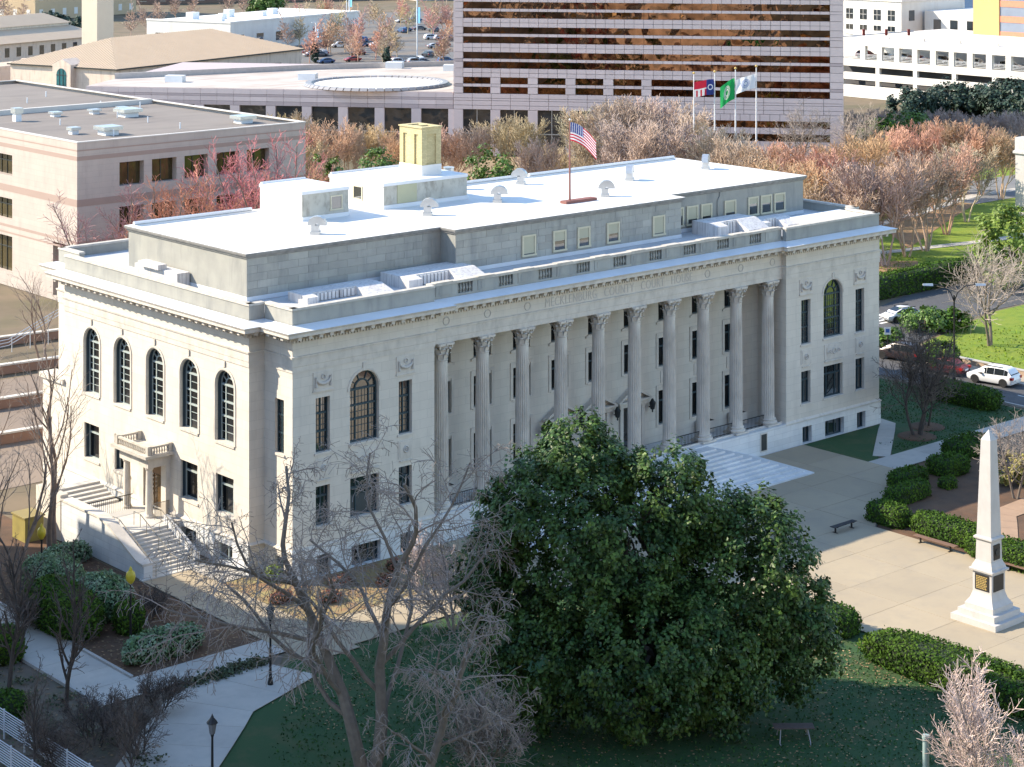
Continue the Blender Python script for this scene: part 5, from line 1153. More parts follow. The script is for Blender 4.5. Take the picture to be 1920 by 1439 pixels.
def us(nt, u, v, uv):
    st = mth(nt, 'GREATER_THAN', mth(nt, 'MODULO', mth(nt, 'MULTIPLY', v, 13.0), 2.0), 1.0); col = mixc(nt, st, RED, WHT)
    vo = nd(nt, 'ShaderNodeTexVoronoi'); nt.links.new(uv, vo.inputs['Vector']); vo.inputs['Scale'].default_value = 16; vo.inputs['Randomness'].default_value = 0
    canton = mixc(nt, mth(nt, 'LESS_THAN', vo.outputs['Distance'], .28), BLU, WHT)
    return mixc(nt, mth(nt, 'MULTIPLY', mth(nt, 'LESS_THAN', u, .42), mth(nt, 'GREATER_THAN', v, .46)), col, canton)
def nc(nt, u, v, uv):
    fly = mixc(nt, mth(nt, 'GREATER_THAN', v, .5), WHT, RED)
    low = mth(nt, 'MULTIPLY', mth(nt, 'LESS_THAN', v, .42), mth(nt, 'GREATER_THAN', mth(nt, 'MODULO', mth(nt, 'MULTIPLY', u, 9.0), 2.0), 1.2)); fly = mixc(nt, low, fly, RED)
    d = mth(nt, 'ADD', mth(nt, 'POWER', mth(nt, 'SUBTRACT', u, .17), 2.0), mth(nt, 'POWER', mth(nt, 'MULTIPLY', mth(nt, 'SUBTRACT', v, .5), .7), 2.0)); star = mth(nt, 'LESS_THAN', mth(nt, 'ABSOLUTE', mth(nt, 'SUBTRACT', d, .012)), .005)
    return mixc(nt, mth(nt, 'LESS_THAN', u, .36), fly, mixc(nt, star, BLU, WHT))
def crest(bgc, fgc):
    def f(nt, u, v, uv):
        d = mth(nt, 'ADD', mth(nt, 'POWER', mth(nt, 'SUBTRACT', u, .5), 2.0), mth(nt, 'POWER', mth(nt, 'MULTIPLY', mth(nt, 'SUBTRACT', v, .5), .7), 2.0))
        ring = mth(nt, 'MULTIPLY', mth(nt, 'LESS_THAN', d, .05), mth(nt, 'GREATER_THAN', mth(nt, 'MODULO', mth(nt, 'MULTIPLY', d, 60.0), 1.0), .4)); return mixc(nt, ring, bgc, fgc)
    return f
x, y, zb = 32.9, 9.4, 19.86
fp = thing('roof_flagpole', 'thin flagpole standing on the white courthouse roof', 'flagpole', (x, y, zb))
MB().lathe([(.09,0),(.07,3),(.04,6.4)], 8).build('pole', M('rusty_pole', (.26, .11, .09), .6, (.2, .09, .08), 2, .5), fp); MB().lathe([(.01,6.4),(.1,6.5),(.01,6.6)], 8).build('finial', M('white_ball', (.7,.7,.68), .4), fp)
MB().box(-.7, 2.6, -.35, .35, 0, .22).build('footing', M('rust_beam', (.24, .10, .08), .7, (.18,.08,.07), 2, .5), fp)
fl = bpy.data.objects.new('flag', flag_mesh('us_flag', 2.9, 1.45, cloth('stars_and_stripes', us), 1.0, .55)); link(fl); fl.location = (x+.08, y, zb+4.85); fl.rotation_euler = (0, 0, R(-20))
tag(fl, 'red and white striped flag with starry blue canton flying above the courthouse roof', 'flag')
POLEW = M('white_pole', (.72, .72, .73), .35, (.62, .62, .64), 2, .4)
D0 = 292
for k, (u, v) in enumerate([(1301, 140), (1340, 137), (1379, 131), (1418, 127)]):
    x, y, zt = PD(u, v, D0 - k*2.0); t = thing('flagpole', ('tall white flagpole with no flag of its own beside the red white and blue flag', 'tall white flagpole flying the red white and blue flag', 'tall white flagpole flying the green flag', 'tall white flagpole flying the white flag')[k], 'flagpole', (x, y, 0), 0, 'row of four flagpoles')
    MB().lathe([(.14,0),(.12,zt*.5),(.07,zt)], 10).build('pole', POLEW, t); MB().lathe([(.02,zt),(.2,zt+.15),(.2,zt+.25),(.02,zt+.4)], 10).build('finial', GOLD, t)
    if k:
        nm, wd, ht, mt, dr, lab = [None, ('flag', 3.2, 2.2, cloth('state_flag', nc), .12, 'red white and blue flag with a star on the second white pole'), ('flag', 2.6, 3.0, cloth('green_flag', crest((.01,.36,.09), (.7,.75,.7))), .55, 'bright green flag with a white crest hanging from its pole'), ('flag', 3.2, 2.0, cloth('white_flag', crest((.75,.77,.8), (.2,.28,.5))), .3, 'white flag with a pale blue seal on the last pole')][k]
        f = bpy.data.objects.new('flag', flag_mesh('cloth_flag', wd, ht, mt, k*1.3, dr)); link(f); f.location = (x - RT.x*.12, y - RT.y*.12, zt - ht - .9 - (.3 if k == 2 else 0)); f.rotation_euler = (0, 0, math.atan2(-RT.y, -RT.x)); tag(f, lab, 'flag')
# ============================================================ cars
PAINT = M('car_paint', (1, 1, 1), .28, objc=True, sc=2, var=.1, spec=.6)
CGLS = glass('car_glass', (.012, .015, .018), .06, .7); TYRE = M('tyre', (.018, .018, .019), .9); RIM = M('alloy_rim', (.45, .46, .48), .35, metal=.8); LRED = M('tail_light', (.35, .01, .01), .3); LWH = M('head_light', (.7, .72, .74), .2); TRIMB = M('black_trim', (.02, .02, .022), .6)
def car_meshes(name, L, W, H, suv):
    """sections along the car: x, half width, sill, belt, top half width, roof"""
    h = L/2; bz = .92 if suv else .86
    S = [(-h, .70, .50, .62, .66, .66), (-h+.12, .86, .34, .78, .80, .86), (-h+.55, .96, .26, .98 if not suv else 1.05, .88, .99), (-h+.80, .99, .25, bz+.12, .80, H-.26 if suv else H-.38), (-h+1.15, 1.0, .25, bz+.1, .77, H-.05 if suv else H-.1), (-.3, 1.0, .25, bz+.06, .77, H), (.35, 1.0, .25, bz+.03, .76, H-.02), (.75, 1.0, .25, bz, .77, H-.18), (1.15, .99, .25, bz-.02, .80, bz+.26), (1.45, .99, .26, bz-.04, .86, bz+.02), (h-.45, .95, .28, bz-.14, .84, bz-.08), (h-.1, .84, .34, .70, .74, .72), (h, .66, .46, .58, .60, .6)]
    if suv: S = [(-h,.78,.50,.70,.74,.74), (-h+.08,.92,.34,.92,.86,.98), (-h+.18,.96,.28,1.05,.86,1.12), (-h+.50,.99,.25,1.06,.80,H-.16), (-h+.85,1.0,.25,1.04,.77,H-.03), (-.5,1.0,.25,1.0,.77,H), (.25,1,.25,.98,.76,H-.02), (.70,1,.25,.96,.77,H-.15), (1.15,.99,.25,.95,.80,1.22), (1.42,.99,.26,.95,.87,.99), (h-.4,.96,.28,.86,.86,.90), (h-.08,.86,.34,.72,.76,.76), (h,.68,.46,.60,.62,.62)]
    body, glass_ = MB(), MB(); rings = []
    for x, hw, sill, belt, tw_, roof in S:
        w2 = W/2; roof = max(roof, belt+.01)
        rings.append([(x,-hw*w2*.92,sill),(x,-hw*w2,sill+.12),(x,-hw*w2,belt-.12),(x,-hw*w2*.955,belt),(x,-tw_*w2,belt+(roof-belt)*.86),(x,-tw_*w2*.86,roof),(x,tw_*w2*.86,roof),(x,tw_*w2,belt+(roof-belt)*.86),(x,hw*w2*.955,belt),(x,hw*w2,belt-.12),(x,hw*w2,sill+.12),(x,hw*w2*.92,sill)])
    n = len(rings[0])
    for r_ in rings: body.v += r_
    for i in range(len(rings)-1):
        for j in range(n): body.f.append((i*n+j, i*n+(j+1) % n, (i+1)*n+(j+1) % n, (i+1)*n+j))
    body.f.append(tuple(range(n))); body.f.append(tuple((len(rings)-1)*n + n-1-j for j in range(n)))
    def gq(i0, i1, ja, jb, mx=.06, mz=.1):
        a, b, c, d = (Vector(rings[i][j]) for i, j in ((i0, ja), (i1, ja), (i1, jb), (i0, jb))); nn = (b-a).cross(d-a).normalized(); ce = (a+b+c+d)/4
        if nn.dot(ce - Vector((0,0,.6))) < 0: nn = -nn
        glass_.quad(*[tuple(ce + (p-ce)*(1-mx*.8) + nn*.014) for p in (a,b,c,d)])
    for ja, jb in ((3, 4), (8, 7)):
        for i0, i1 in ((3, 4), (4, 5), (5, 6), (6, 8)): gq(i0, i1, ja, jb)
    gq(7, 9, 4, 7, .08); gq(8, 9, 4, 7, .04); gq(6, 8, 5, 6, .05); gq(2, 3, 4, 7, .05)
    wh = MB(); R_ = .345 if suv else .32
    tyre = MB(); prof = [(R_*.62,-.11),(R_*.95,-.115),(R_,-.08),(R_,.08),(R_*.95,.115),(R_*.62,.11)]
    tyre.lathe(prof, 18); rim = MB().lathe([(.02,.085),(R_*.2,.1),(R_*.2,.07)], 10).lathe([(R_*.56,.05),(R_*.66,.112)], 18, cap=False)
    for k in range(5):
        a = k*2*math.pi/5; ca, sa = math.cos(a), math.sin(a); w_ = .04
        rim.hexa([(R_*.15*ca-w_*sa, R_*.15*sa+w_*ca, .05),(R_*.15*ca+w_*sa, R_*.15*sa-w_*ca, .05),(R_*.62*ca+w_*sa*.8, R_*.62*sa-w_*ca*.8, .05),(R_*.62*ca-w_*sa*.8, R_*.62*sa+w_*ca*.8, .05)], [(R_*.15*ca-w_*sa, R_*.15*sa+w_*ca, .1),(R_*.15*ca+w_*sa, R_*.15*sa-w_*ca, .1),(R_*.62*ca+w_*sa*.8, R_*.62*sa-w_*ca*.8, .1),(R_*.62*ca-w_*sa*.8, R_*.62*sa+w_*ca*.8, .1)])
    arch = MB()
    for x in (h-.95, -h+.92):
        for s in (-1, 1):
            A = [(x+(R_+.09)*math.cos(t), s*(W/2+.004), R_+(R_+.09)*math.sin(t)) for t in [math.pi*i/10 for i in range(11)]]; arch.poly(A + [(x-(R_+.09), s*(W/2+.004), .24), (x+(R_+.09), s*(W/2+.004), .24)])
    lights = MB().box(h-.32, h-.06, -W*.43, -W*.27, bz-.32, bz-.17).box(h-.32, h-.06, W*.27, W*.43, bz-.32, bz-.17)
    return dict(body=body.mesh(name+'_body', PAINT, True), glass=glass_.mesh(name+'_glass', CGLS), tyre=tyre.mesh(name+'_tyre', TYRE), rim=rim.mesh(name+'_rim', RIM), arch=arch.mesh(name+'_arch', TRIMB), hl=MB().box(-.13,.1,-.15,.15,-.08,.08).mesh(name+'_headlight', LWH), tl=MB().box(-.04,.22,-.16,.16,-.1,.12).mesh(name+'_taillight', LRED), dim=(L, W, H, R_, bz))
SUVM, CARM = car_meshes('suv', 4.65, 1.84, 1.68, True), car_meshes('saloon', 4.6, 1.8, 1.45, False)
def car(label, x, y, rz, color, ms, group=None, z=0.0, full=True):
    t = thing('parked_car', label, 'car', (x, y, z), rz, group); L, W, H, R_, bz = ms['dim']; h = L/2
    b = inst('body', ms['body'], t, color=color); inst('windows', ms['glass'], t); inst('wheel_arches', ms['arch'], t)
    for sx in (h-.95, -h+.92):
        for s in (-1, 1):
            w_ = bpy.data.objects.new('wheel', ms['tyre']); link(w_, t); w_.location = (sx, s*(W/2-.1), R_); w_.rotation_euler = (R(-90*s), 0, 0)
            if full: inst('rim', ms['rim'], w_)
    for s in (-1, 1):
        inst('headlight', ms['hl'], t, (h-.17, s*W*.36, bz-.24)); inst('taillight', ms['tl'], t, (-h+.04, s*W*.41, bz-.08))
    if full:
        for s in (-1, 1): MB().box(.62, .8, s*(W/2+.0)-.02, s*(W/2+.16)+.02, bz+.02, bz+.14).build('mirror', TRIMB, t)
        MB().box(-h-.02, -h+.06, -.3, .3, .55, .7).build('number_plate', WHITEP, t)
        for s in (-1, 1): MB().box(-1.3, .5, s*.62-.02, s*.62+.02, H-.03, H+.04).build('roof_rail', TRIMB, t)
    return t
car('white estate-style SUV parked at the kerb below the sunny verge', 78.0, 2.0, R(97), (.72, .73, .74), SUVM, z=-.03)
car('dark maroon-black SUV in the shade just past the courthouse corner', 79.2, 13.4, R(97), (.03, .018, .02), SUVM, z=-.03)
car('red car in shade behind the street light pole', 78.0, 7.4, R(97), (.17, .025, .03), CARM, z=-.03)
car('white saloon on the upper road behind the green shrubs', 93.4, 24.2, R(165), (.72, .72, .73), CARM, z=-.03)
CC = [((.70,.70,.71), 'white'), ((.36,.37,.39), 'silver'), ((.02,.02,.025), 'black'), ((.09,.10,.12), 'dark grey'), ((.30,.03,.03), 'red'), ((.05,.10,.22), 'blue'), ((.70,.70,.71), 'white')]
rc = random.Random(21)
for k in range(46):
    row = k % 6; u = rc.uniform(565, 846); v = (118, 104, 90, 76, 60, 42)[row] + rc.uniform(-3, 3); x, y, _ = G(u, v); c, nm = rc.choice(CC)
    car(f'{nm} car in the rows of the far car park', x, y, R(rc.choice((-12, 168, 78))), c, rc.choice((SUVM, CARM)), f'{nm} cars in the far car park', .01, False)
for k, (u, v) in enumerate([(50,15),(62,18),(45,8),(70,26),(58,22),(1235/1.0*0+150,6)]):
    x, y, _ = G(u, v); c, nm = CC[k % 7]; car(f'{nm} car on the street beyond the far lawn', x, y, R(20), c, CARM, f'{nm} cars beyond the far lawn', .01, False)
# ============================================================ background buildings
rb = random.Random(31)
def frame_at(u, D, dirR):
    """a place at pixel column u and depth D, with local x along FW + dirR * RT"""
    h, _ = _ray(u, 0); p = CXY + h*D; e = (FW + RT*dirR).normalized() if dirR > 0 else (-FW - RT*dirR).normalized()
    return p, math.atan2(e.y, e.x), e
# ---- glass and granite tower with its low wing
e = (RT*6.03 - FW).normalized(); h_, _ = _ray(850, 0); OT = CXY + h_*340.6; TA = math.atan2(e.y, e.x)
def s_of(u):                                 # distance along the facade at pixel column u
    k = (u-960)/F_PX; q = OT - CXY; return (q.dot(RT) - k*q.dot(FW)) / (k*e.dot(FW) - e.dot(RT))
GRN = M('pink_granite', (.70, .565, .535), .6, (.62, .50, .475), 1.2, .5, rnd=.07)
GRN2 = M('dark_pink_granite', (.50, .395, .385), .55, (.45, .355, .345), 1.2, .5, rnd=.06)
TGL = glass('bronze_mirror_glass', (.21, .115, .07), .02, .5, wav=.2, metal=1.0, wsc=.28)
tw = thing('office_tower', 'broad pink granite office tower with bronze mirrored window bands', 'building', (OT.x, OT.y, 0), TA)
WT = s_of(1582); PW = s_of(1556); LW = s_of(868); DT = 45
strips = []                                   # (z0, z1, is glass)
fl_z = [10.5 + 4.2*k for k in range(12)]
body = MB().box(0.3, WT-.3, .6, DT, 0, 60.9); body.build('core', BRONZE, tw)
panel_me, npan, rest = {}, 0, MB()
def panel(x0, x1, z0, z1, mat=GRN, par=tw, y=0.0):
    global npan
    g = .03
    if npan < 300 and z0 < 27 and x1 - x0 > .5:
        k = (round(x1-x0, 2), round(z1-z0, 2), mat.name)
        if k not in panel_me: panel_me[k] = MB().box(g, k[0]-g, 0, .6, g, k[1]-g).mesh('granite_panel', mat)
        inst('granite_panel', panel_me[k], par, (x0, y, z0)); npan += 1
    else: rest.box(x0+g, x1-g, y, y+.6, z0+g, z1-g)
pw_ = 1.59
def panel_row(x0, x1, z0, z1, mat=GRN, w=1.59):
    n = max(1, round((x1-x0)/w))
    for i in range(n): panel(x0+(x1-x0)*i/n, x0+(x1-x0)*(i+1)/n, z0, z1, mat)
def glass_run(x0, x1, z0, z1, n, par=tw):
    for i in range(n):
        a, b = x0+(x1-x0)*i/n, x0+(x1-x0)*(i+1)/n; t1, t2 = rb.uniform(-.006, .006), rb.uniform(-.005, .005); w_, q = (b-a), (z1-z0)
        MB().quad((a+.03,.45-t1*w_/2-t2,z0), (b-.03,.45+t1*w_/2-t2,z0), (b-.03,.45+t1*w_/2+t2,z1), (a+.03,.45-t1*w_/2+t2,z1)).build('pane', TGL, par)
bays = [(LW + 6.33*i, LW + 6.33*i + 4.65) for i in range(10)]
for k, z in enumerate(fl_z):
    a, b, c, d = z, z+1.1, z+1.6, z+2.7
    if k == 0:
        for z0, z1 in ((a, b), (c, d)):
            x = LW
            for i in range(5):
                glass_run(bays[i][0], bays[i][1], z0, z1, 1); panel_row(bays[i][1], bays[i+1][0], z0, z1)
            glass_run(bays[5][0], PW, z0, z1, 5)
    else:
        for z0, z1 in ((a, b), (c, d)): glass_run(LW, PW, z0, z1, 10)
    panel_row(LW, PW, b, c, GRN)
    for q in range(2): panel_row(LW, PW, d+.75*q, d+.75*(q+1), GRN)
    for x0, x1 in ((0, LW), (PW, WT)):
        for z0, z1, m_ in ((a, b, GRN), (b, c, GRN2), (c, d, GRN), (d, d+1.5, GRN)): panel_row(x0, x1, z0, z1, m_)
# lower storeys: striped fascia and shop-high windows
def lower(x0, x1, par):
    for z0, z1, m_ in ((7.8, 8.5, GRN2), (8.5, 9.3, GRN), (9.3, 9.7, GRN2), (9.7, 10.48, GRN)): panel_row(x0, x1, z0, z1, m_, 3.17)
lower(0, WT, tw)
i = 0; x = LW
while x < WT - 5:
    b_ = min(x + 4.65, PW)
    if b_ < s_of(1240): 
        g_ = MB().quad((x,.5,.2),(b_,.5,.2),(b_,.5,7.8),(x,.5,7.8)).build('pane', glass('dark_lobby_glass', (.05,.05,.05), .05, .7, .08), tw)
        MB().box(x, b_, .4, .5, 3.7, 3.85).box((x+b_)/2-.06, (x+b_)/2+.06, .4, .5, .2, 7.8).build('mullion', ALU, g_); panel_row(b_, min(b_+1.68, PW), .0, 7.8, GRN)
    x += 6.33
xs = s_of(1240); glass_run(xs, PW, 5.6, 6.7, 6); panel_row(xs, PW, 6.7, 7.8); panel_row(xs, PW, 4.6, 5.6); glass_run(xs, PW, 3.4, 4.6, 6); panel_row(xs, PW, 0, 3.4); panel_row(PW, WT, 0, 7.8); panel_row(0, LW, 0, 7.8)
stuff(rest.build('granite_panels', GRN, tw))
rest = MB()
XL = s_of(161); wing = thing('office_wing', 'low pink granite wing with a round skylight ring on its white roof', 'building', (OT.x, OT.y, 0), TA)
npan = 120
nP = 22
def wing_row(x0, x1, z0, z1, mat, n):
    for i in range(n): panel_to(x0+(x1-x0)*i/n, x0+(x1-x0)*(i+1)/n, z0, z1, mat)
def panel_to(x0, x1, z0, z1, mat):
    k = (round(x1-x0, 2), round(z1-z0, 2), mat.name, 'w')
    if k not in panel_me: panel_me[k] = MB().box(.02, k[0]-.02, 0, .6, .02, k[1]-.02).mesh('granite_panel', mat)
    inst('granite_panel', panel_me[k], wing, (x0, .05, z0))
for z0, z1, m_ in ((7.8, 8.5, GRN2), (8.5, 9.3, GRN), (9.3, 9.7, GRN2), (9.7, 10.6, GRN)): wing_row(XL, -.05, z0, z1, m_, nP)
x = -.9
while x > XL + 7:
    a = x - 4.65; g_ = MB().quad((a,.6,.2),(x,.6,.2),(x,.6,7.8),(a,.6,7.8)).build('pane', MATS['dark_lobby_glass'], wing); MB().box(a, x, .5, .6, 3.7, 3.85).build('mullion', ALU, g_); wing_row(x, x+1.68, 0, 7.8, GRN, 1); x -= 6.33
wall_b = MB().box(XL, -.05, .65, 52, 0, 10.5).build('core', GRN2, wing)
RFW = M('pale_gravel_roof', (.56, .52, .48), .85, (.38, .32, .28), .12, .9, stain=((.28, .20, .17), .8), ssc=(.06, .35, .1))
MB().poly([(XL,.3,10.62),(-.1,.3,10.62),(-.1,56,10.62),(XL+30,38,10.62),(XL,14,10.62)]).build('roof', RFW, wing)
par_ = MB()
for a, b in (((-.1,56),(XL+30,38)), ((XL+30,38),(XL,14))):
    A, B = Vector(a), Vector(b); n_ = 14
    par_.hexa([(*A,10.5),(*B,10.5),(B.x,B.y+.5,10.5),(A.x,A.y+.5,10.5)], [(*A,11.6),(*B,11.6),(B.x,B.y+.5,11.6),(A.x,A.y+.5,11.6)])
par_.build('parapet', M('parapet_metal', (.55, .50, .47), .7), wing)
cu, cv = PD(707, 157, 354)[:2]; q = Vector((cu, cv)) - OT; lx, ly = q.dot(e), q.dot(Vector((-e.y, e.x)))
rgm = MB(); 
for r0, r1, z0, z1 in ((11.0, 12.9, 10.7, 11.15),):
    n_ = 56
    for i in range(n_):
        a0, a1 = 2*math.pi*i/n_, 2*math.pi*(i+.86)/n_; c = lambda r_, a, z: (lx+r_*math.cos(a), ly+r_*math.sin(a), z)
        MB().hexa([c(r0,a0,z0), c(r1,a0,z0), c(r1,a1,z0), c(r0,a1,z0)], [c(r0+.5,a0,z1), c(r1-.5,a0,z1), c(r1-.5,a1,z1), c(r0+.5,a1,z1)]).build('skylight_segment', M('skylight_grey', (.30, .29, .30), .4, (.24, .23, .24), 1, .5), wing)
MB().lathe([(10.9,0),(10.9,.25),(.1,.3)], 40, (lx, ly, 10.62)).build('round_roof', MEMB, wing)
for sx, sy in ((-30, 18), (-52, 10), (-8, 40), (-20, 44)): MB().box(sx-1.6, sx+1.6, sy-1, sy+1, 10.6, 11.8).build('roof_unit', FLASHW, wing)
# ---- striped stone office block, left
X0, Y0, ZT = 33.0, 86.3, 17.4
GS = ashlar('banded_stone', (.50, .43, .38), (.43, .37, .335), 3.4, .62, .22, .6, ((.33, .27, .25), .5), cellvar=.05)
GB = M('band_stone', (.36, .265, .225), .8, (.32, .24, .205), .8, .5)
gb = thing('office_block', 'striped pale stone office block with a gravel roof', 'building', (X0, Y0, 0))
BX, BY = 29.7, 70.0
OGL = glass('olive_bronze_glass', (.07, .055, .02), .05, .8, .03)
fops = []
for k in range(5):
    a = PY((224, 285, 346, 406, 463)[k], 300, Y0)[0] - X0; b = PY((270, 331, 390, 448, 505)[k], 300, Y0)[0] - X0
    fops += [(a, b, 12.35, 14.9), (a, b, 7.3, 10.1), (a, b, 1.2, 4.4)]
mb = MB(); wall_open(mb, lambda u, d, z: (u, d, z), 0, BX, 0, ZT, fops, .9); mb.build('wall', GS, gb)
for o in fops:
    p = MB().quad((o[0],.88,o[2]),(o[1],.88,o[2]),(o[1],.88,o[3]),(o[0],.88,o[3])).build('window', OGL, gb); MB().box((o[0]+o[1])/2-.04, (o[0]+o[1])/2+.04, .8, .87, o[2], o[3]).build('mullion', BRONZE, p)
eops = [(PX(0, 300, X0)[1]-Y0-1.5 + 9*k*0 + 0, PX(0, 300, X0)[1]-Y0+12, z0, z1) for k in (0,) for z0, z1 in ((11.2, 14.2), (6.1, 9.1), (.6, 4.2))]
a = PX(23, 320, X0)[1] - Y0; eops = [(a + 11.5*k, a + 8.5 + 11.5*k, z0, z1) for k in range(3) for z0, z1 in ((12.4, 14.7), (7.4, 9.8), (1.5, 5.6))]
eops += [(PX(130, 460, X0)[1]-Y0-.2, PX(101, 480, X0)[1]-Y0+.2, .5, 6.3)]
mb = MB(); wall_open(mb, lambda u, d, z: (d, u, z), 0, BY, 0, ZT, eops, .8); mb.build('wall', GS, gb)
for o in eops:
    p = MB().quad((.78,o[0],o[2]),(.78,o[1],o[2]),(.78,o[1],o[3]),(.78,o[0],o[3])).build('window', OGL, gb); f = MB()
    for q in range(1, max(2, int((o[1]-o[0])/1.3))): f.box(.70,.77,o[0]+q*1.3-.03,o[0]+q*1.3+.03,o[2],o[3])
    f.box(.70,.775,o[0],o[1],(o[2]*.35+o[3]*.65)-.04,(o[2]*.35+o[3]*.65)+.04).build('mullion', BRONZE, p)
for z0, z1 in ((16.5, 16.65), (15.5, 15.95), (10.6, 11.35), (6.6, 6.9), (5.9, 6.1)): 
    MB().box(-.012, BX+.012, -.012, .0, z0, z1).build('stone_band', GB, gb); MB().box(-.013, .0, .0, BY, z0, z1).build('stone_band', GB, gb)
MB().quad((BX,0,0),(BX,BY,0),(BX,BY,ZT),(BX,0,ZT)).quad((0,BY,0),(BX,BY,0),(BX,BY,ZT),(0,BY,ZT)).build('wall', GS, gb)
GRV = M('grey_gravel_roof', (.235, .205, .18), .95, (.185, .16, .145), .12, .8, .2, 6, stain=((.12, .105, .095), .6), ssc=(.05, .25, .1))
MB().quad((.4,.4,ZT-.35),(BX-.4,.4,ZT-.35),(BX-.4,BY-.4,ZT-.35),(.4,BY-.4,ZT-.35)).build('roof', GRV, gb)
CP2 = M('pale_parapet', (.60, .57, .53), .8, (.5, .47, .44), .8, .5)
MB().box(-.05,BX+.05,-.05,.4,ZT,ZT+.12).box(-.05,.4,.4,BY,ZT,ZT+.12).box(BX-.4,BX+.05,.4,BY,ZT,ZT+.12).box(.4,BX-.4,BY-.4,BY,ZT,ZT+.12).build('coping', CP2, gb)
MB().box(.4, BX-.4, 33, 33.6, ZT-.35, ZT+.25).build('roof_upstand', CP2, gb)
for k, (u, v, w_, h_) in enumerate([(203,253,2.4,1.0),(240,219,2.6,1.0),(138,252,1.2,.8),(104,219,1.3,.6),(177,214,1.3,.6),(229,211,1.2,.7),(456,231,2.3,.9),(32,228,1.1,1.6)]):
    x, y, _ = G(u, v, ZT-.35); x -= X0; y -= Y0; p = MB().box(x-w_*.35, x+w_*.35, y-w_*.35, y+w_*.35, ZT-.35, ZT-.35+h_*.6).build('roof_fan', FLASHW, gb); MB().box(x-w_/2, x+w_/2, y-w_/2, y+w_/2, ZT-.35+h_*.6, ZT-.35+h_).build('fan_hood', ALU, p)
for k in range(10):
    x, y = rb.uniform(2, BX-2), rb.uniform(3, 50); MB().lathe([(.09,0),(.09,.7),(.02,.72)], 6, (x, y, ZT-.35)).build('roof_pipe', FLASHW, gb)
# ---- tan hip-roofed hall
h1 = _ray(218, 0)[0]; P0 = CXY + h1*430; d1 = (FW + RT*.5925).normalized(); hall = thing('hipped_hall', 'tan hall with a big standing-seam hip roof and teal arched window', 'building', (P0.x, P0.y, 0), math.atan2(d1.y, d1.x))
HW = ashlar('tan_panel_wall', (.70, .58, .48), (.62, .51, .42), 6.5, 3.4, .35, .5, ((.30, .22, .17), .6), cellvar=.03, rot=math.atan2(d1.y, d1.x))
RS = M('tan_metal_roof', (.54, .42, .30), .6, (.47, .365, .26), .3, .5)
LA, LB, EZ, RZ = 65.5, 30.5, 6.75, 11.9
MB().box(0, LA, 0, LB, 0, EZ).build('wall', HW, hall)
c4 = [(-.5,-.5,EZ),(LA+.5,-.5,EZ),(LA+.5,LB+.5,EZ),(-.5,LB+.5,EZ)]; r1, r2 = (LB/2, LB/2, RZ), (LA-LB/2, LB/2, RZ)
rf = MB().quad(c4[0], c4[1], r2, r1).quad(c4[2], c4[3], r1, r2).tri(c4[3], c4[0], r1).tri(c4[1], c4[2], r2).build('roof', RS, hall)
MB().box(-.55, LA+.55, -.55, LB+.55, EZ-.3, EZ-.02).build('eave', BRONZE, hall)
seam = MB()
for i in range(1, 88):
    x = -.5 + i*.76; t = min(1.0, (x+.5)/(LB/2+.5), (LA+.5-x)/(LB/2+.5)); seam.hexa([(x-.03,-.5,EZ),(x+.03,-.5,EZ),(x+.03,-.5,EZ+.09),(x-.03,-.5,EZ+.09)], [(x-.03,-.5+t*(LB/2+.5),EZ+t*(RZ-EZ)),(x+.03,-.5+t*(LB/2+.5),EZ+t*(RZ-EZ)),(x+.03,-.5+t*(LB/2+.5),EZ+t*(RZ-EZ)+.09),(x-.03,-.5+t*(LB/2+.5),EZ+t*(RZ-EZ)+.09)])
for i in range(1, 41):
    y = -.5 + i*.76; t = min(1.0, (y+.5)/(LB/2+.5), (LB+.5-y)/(LB/2+.5)); seam.hexa([(-.5,y-.03,EZ),(-.5,y+.03,EZ),(-.5,y+.03,EZ+.09),(-.5,y-.03,EZ+.09)], [(-.5+t*(LB/2+.5),y-.03,EZ+t*(RZ-EZ)),(-.5+t*(LB/2+.5),y+.03,EZ+t*(RZ-EZ)),(-.5+t*(LB/2+.5),y+.03,EZ+t*(RZ-EZ)+.09),(-.5+t*(LB/2+.5),y-.03,EZ+t*(RZ-EZ)+.09)])
stuff(seam.build('roof_seams', RS, rf))
for k in range(4): MB().box(26+9*k, 30.5+9*k, -.06, 0, 2.7, 4.0).build('window', GLS, hall)
yb = LB*.46; bayw = MB().box(-1.6, 0, yb-2.6, yb+2.6, 0, 7.2); bayw.hexa([(-1.6,yb-2.6,7.2),(3,yb-2.6,7.2),(3,yb+2.6,7.2),(-1.6,yb+2.6,7.2)], [(-1.6,yb-.02,8.4),(3,yb-.02,8.4),(3,yb+.02,8.4),(-1.6,yb+.02,8.4)]); bw_ = bayw.build('gabled_bay', HW, hall)
Ta = lambda u, d, z: (-1.63 + d, u, z)
aw = MB().poly([Ta(yb-1.4,-.02,.6), Ta(yb+1.4,-.02,.6)] + [Ta(p[0],-.02,p[1]) for p in reversed(arc_pts(yb-1.4, yb+1.4, 5.0))]).build('arched_window', glass('teal_glass', (.03,.16,.18), .08, .7), bw_)
f = MB(); 
for q in (-.5, .5): f.box(yb+q-.06, yb+q+.06, -.1, -.03, .6, 6.2, Ta)
f.box(yb-1.4, yb+1.4, -.1, -.03, 4.9, 5.05, Ta).box(yb-1.4, yb+1.4, -.1, -.03, 2.6, 2.7, Ta).build('mullion', BRONZE, aw)
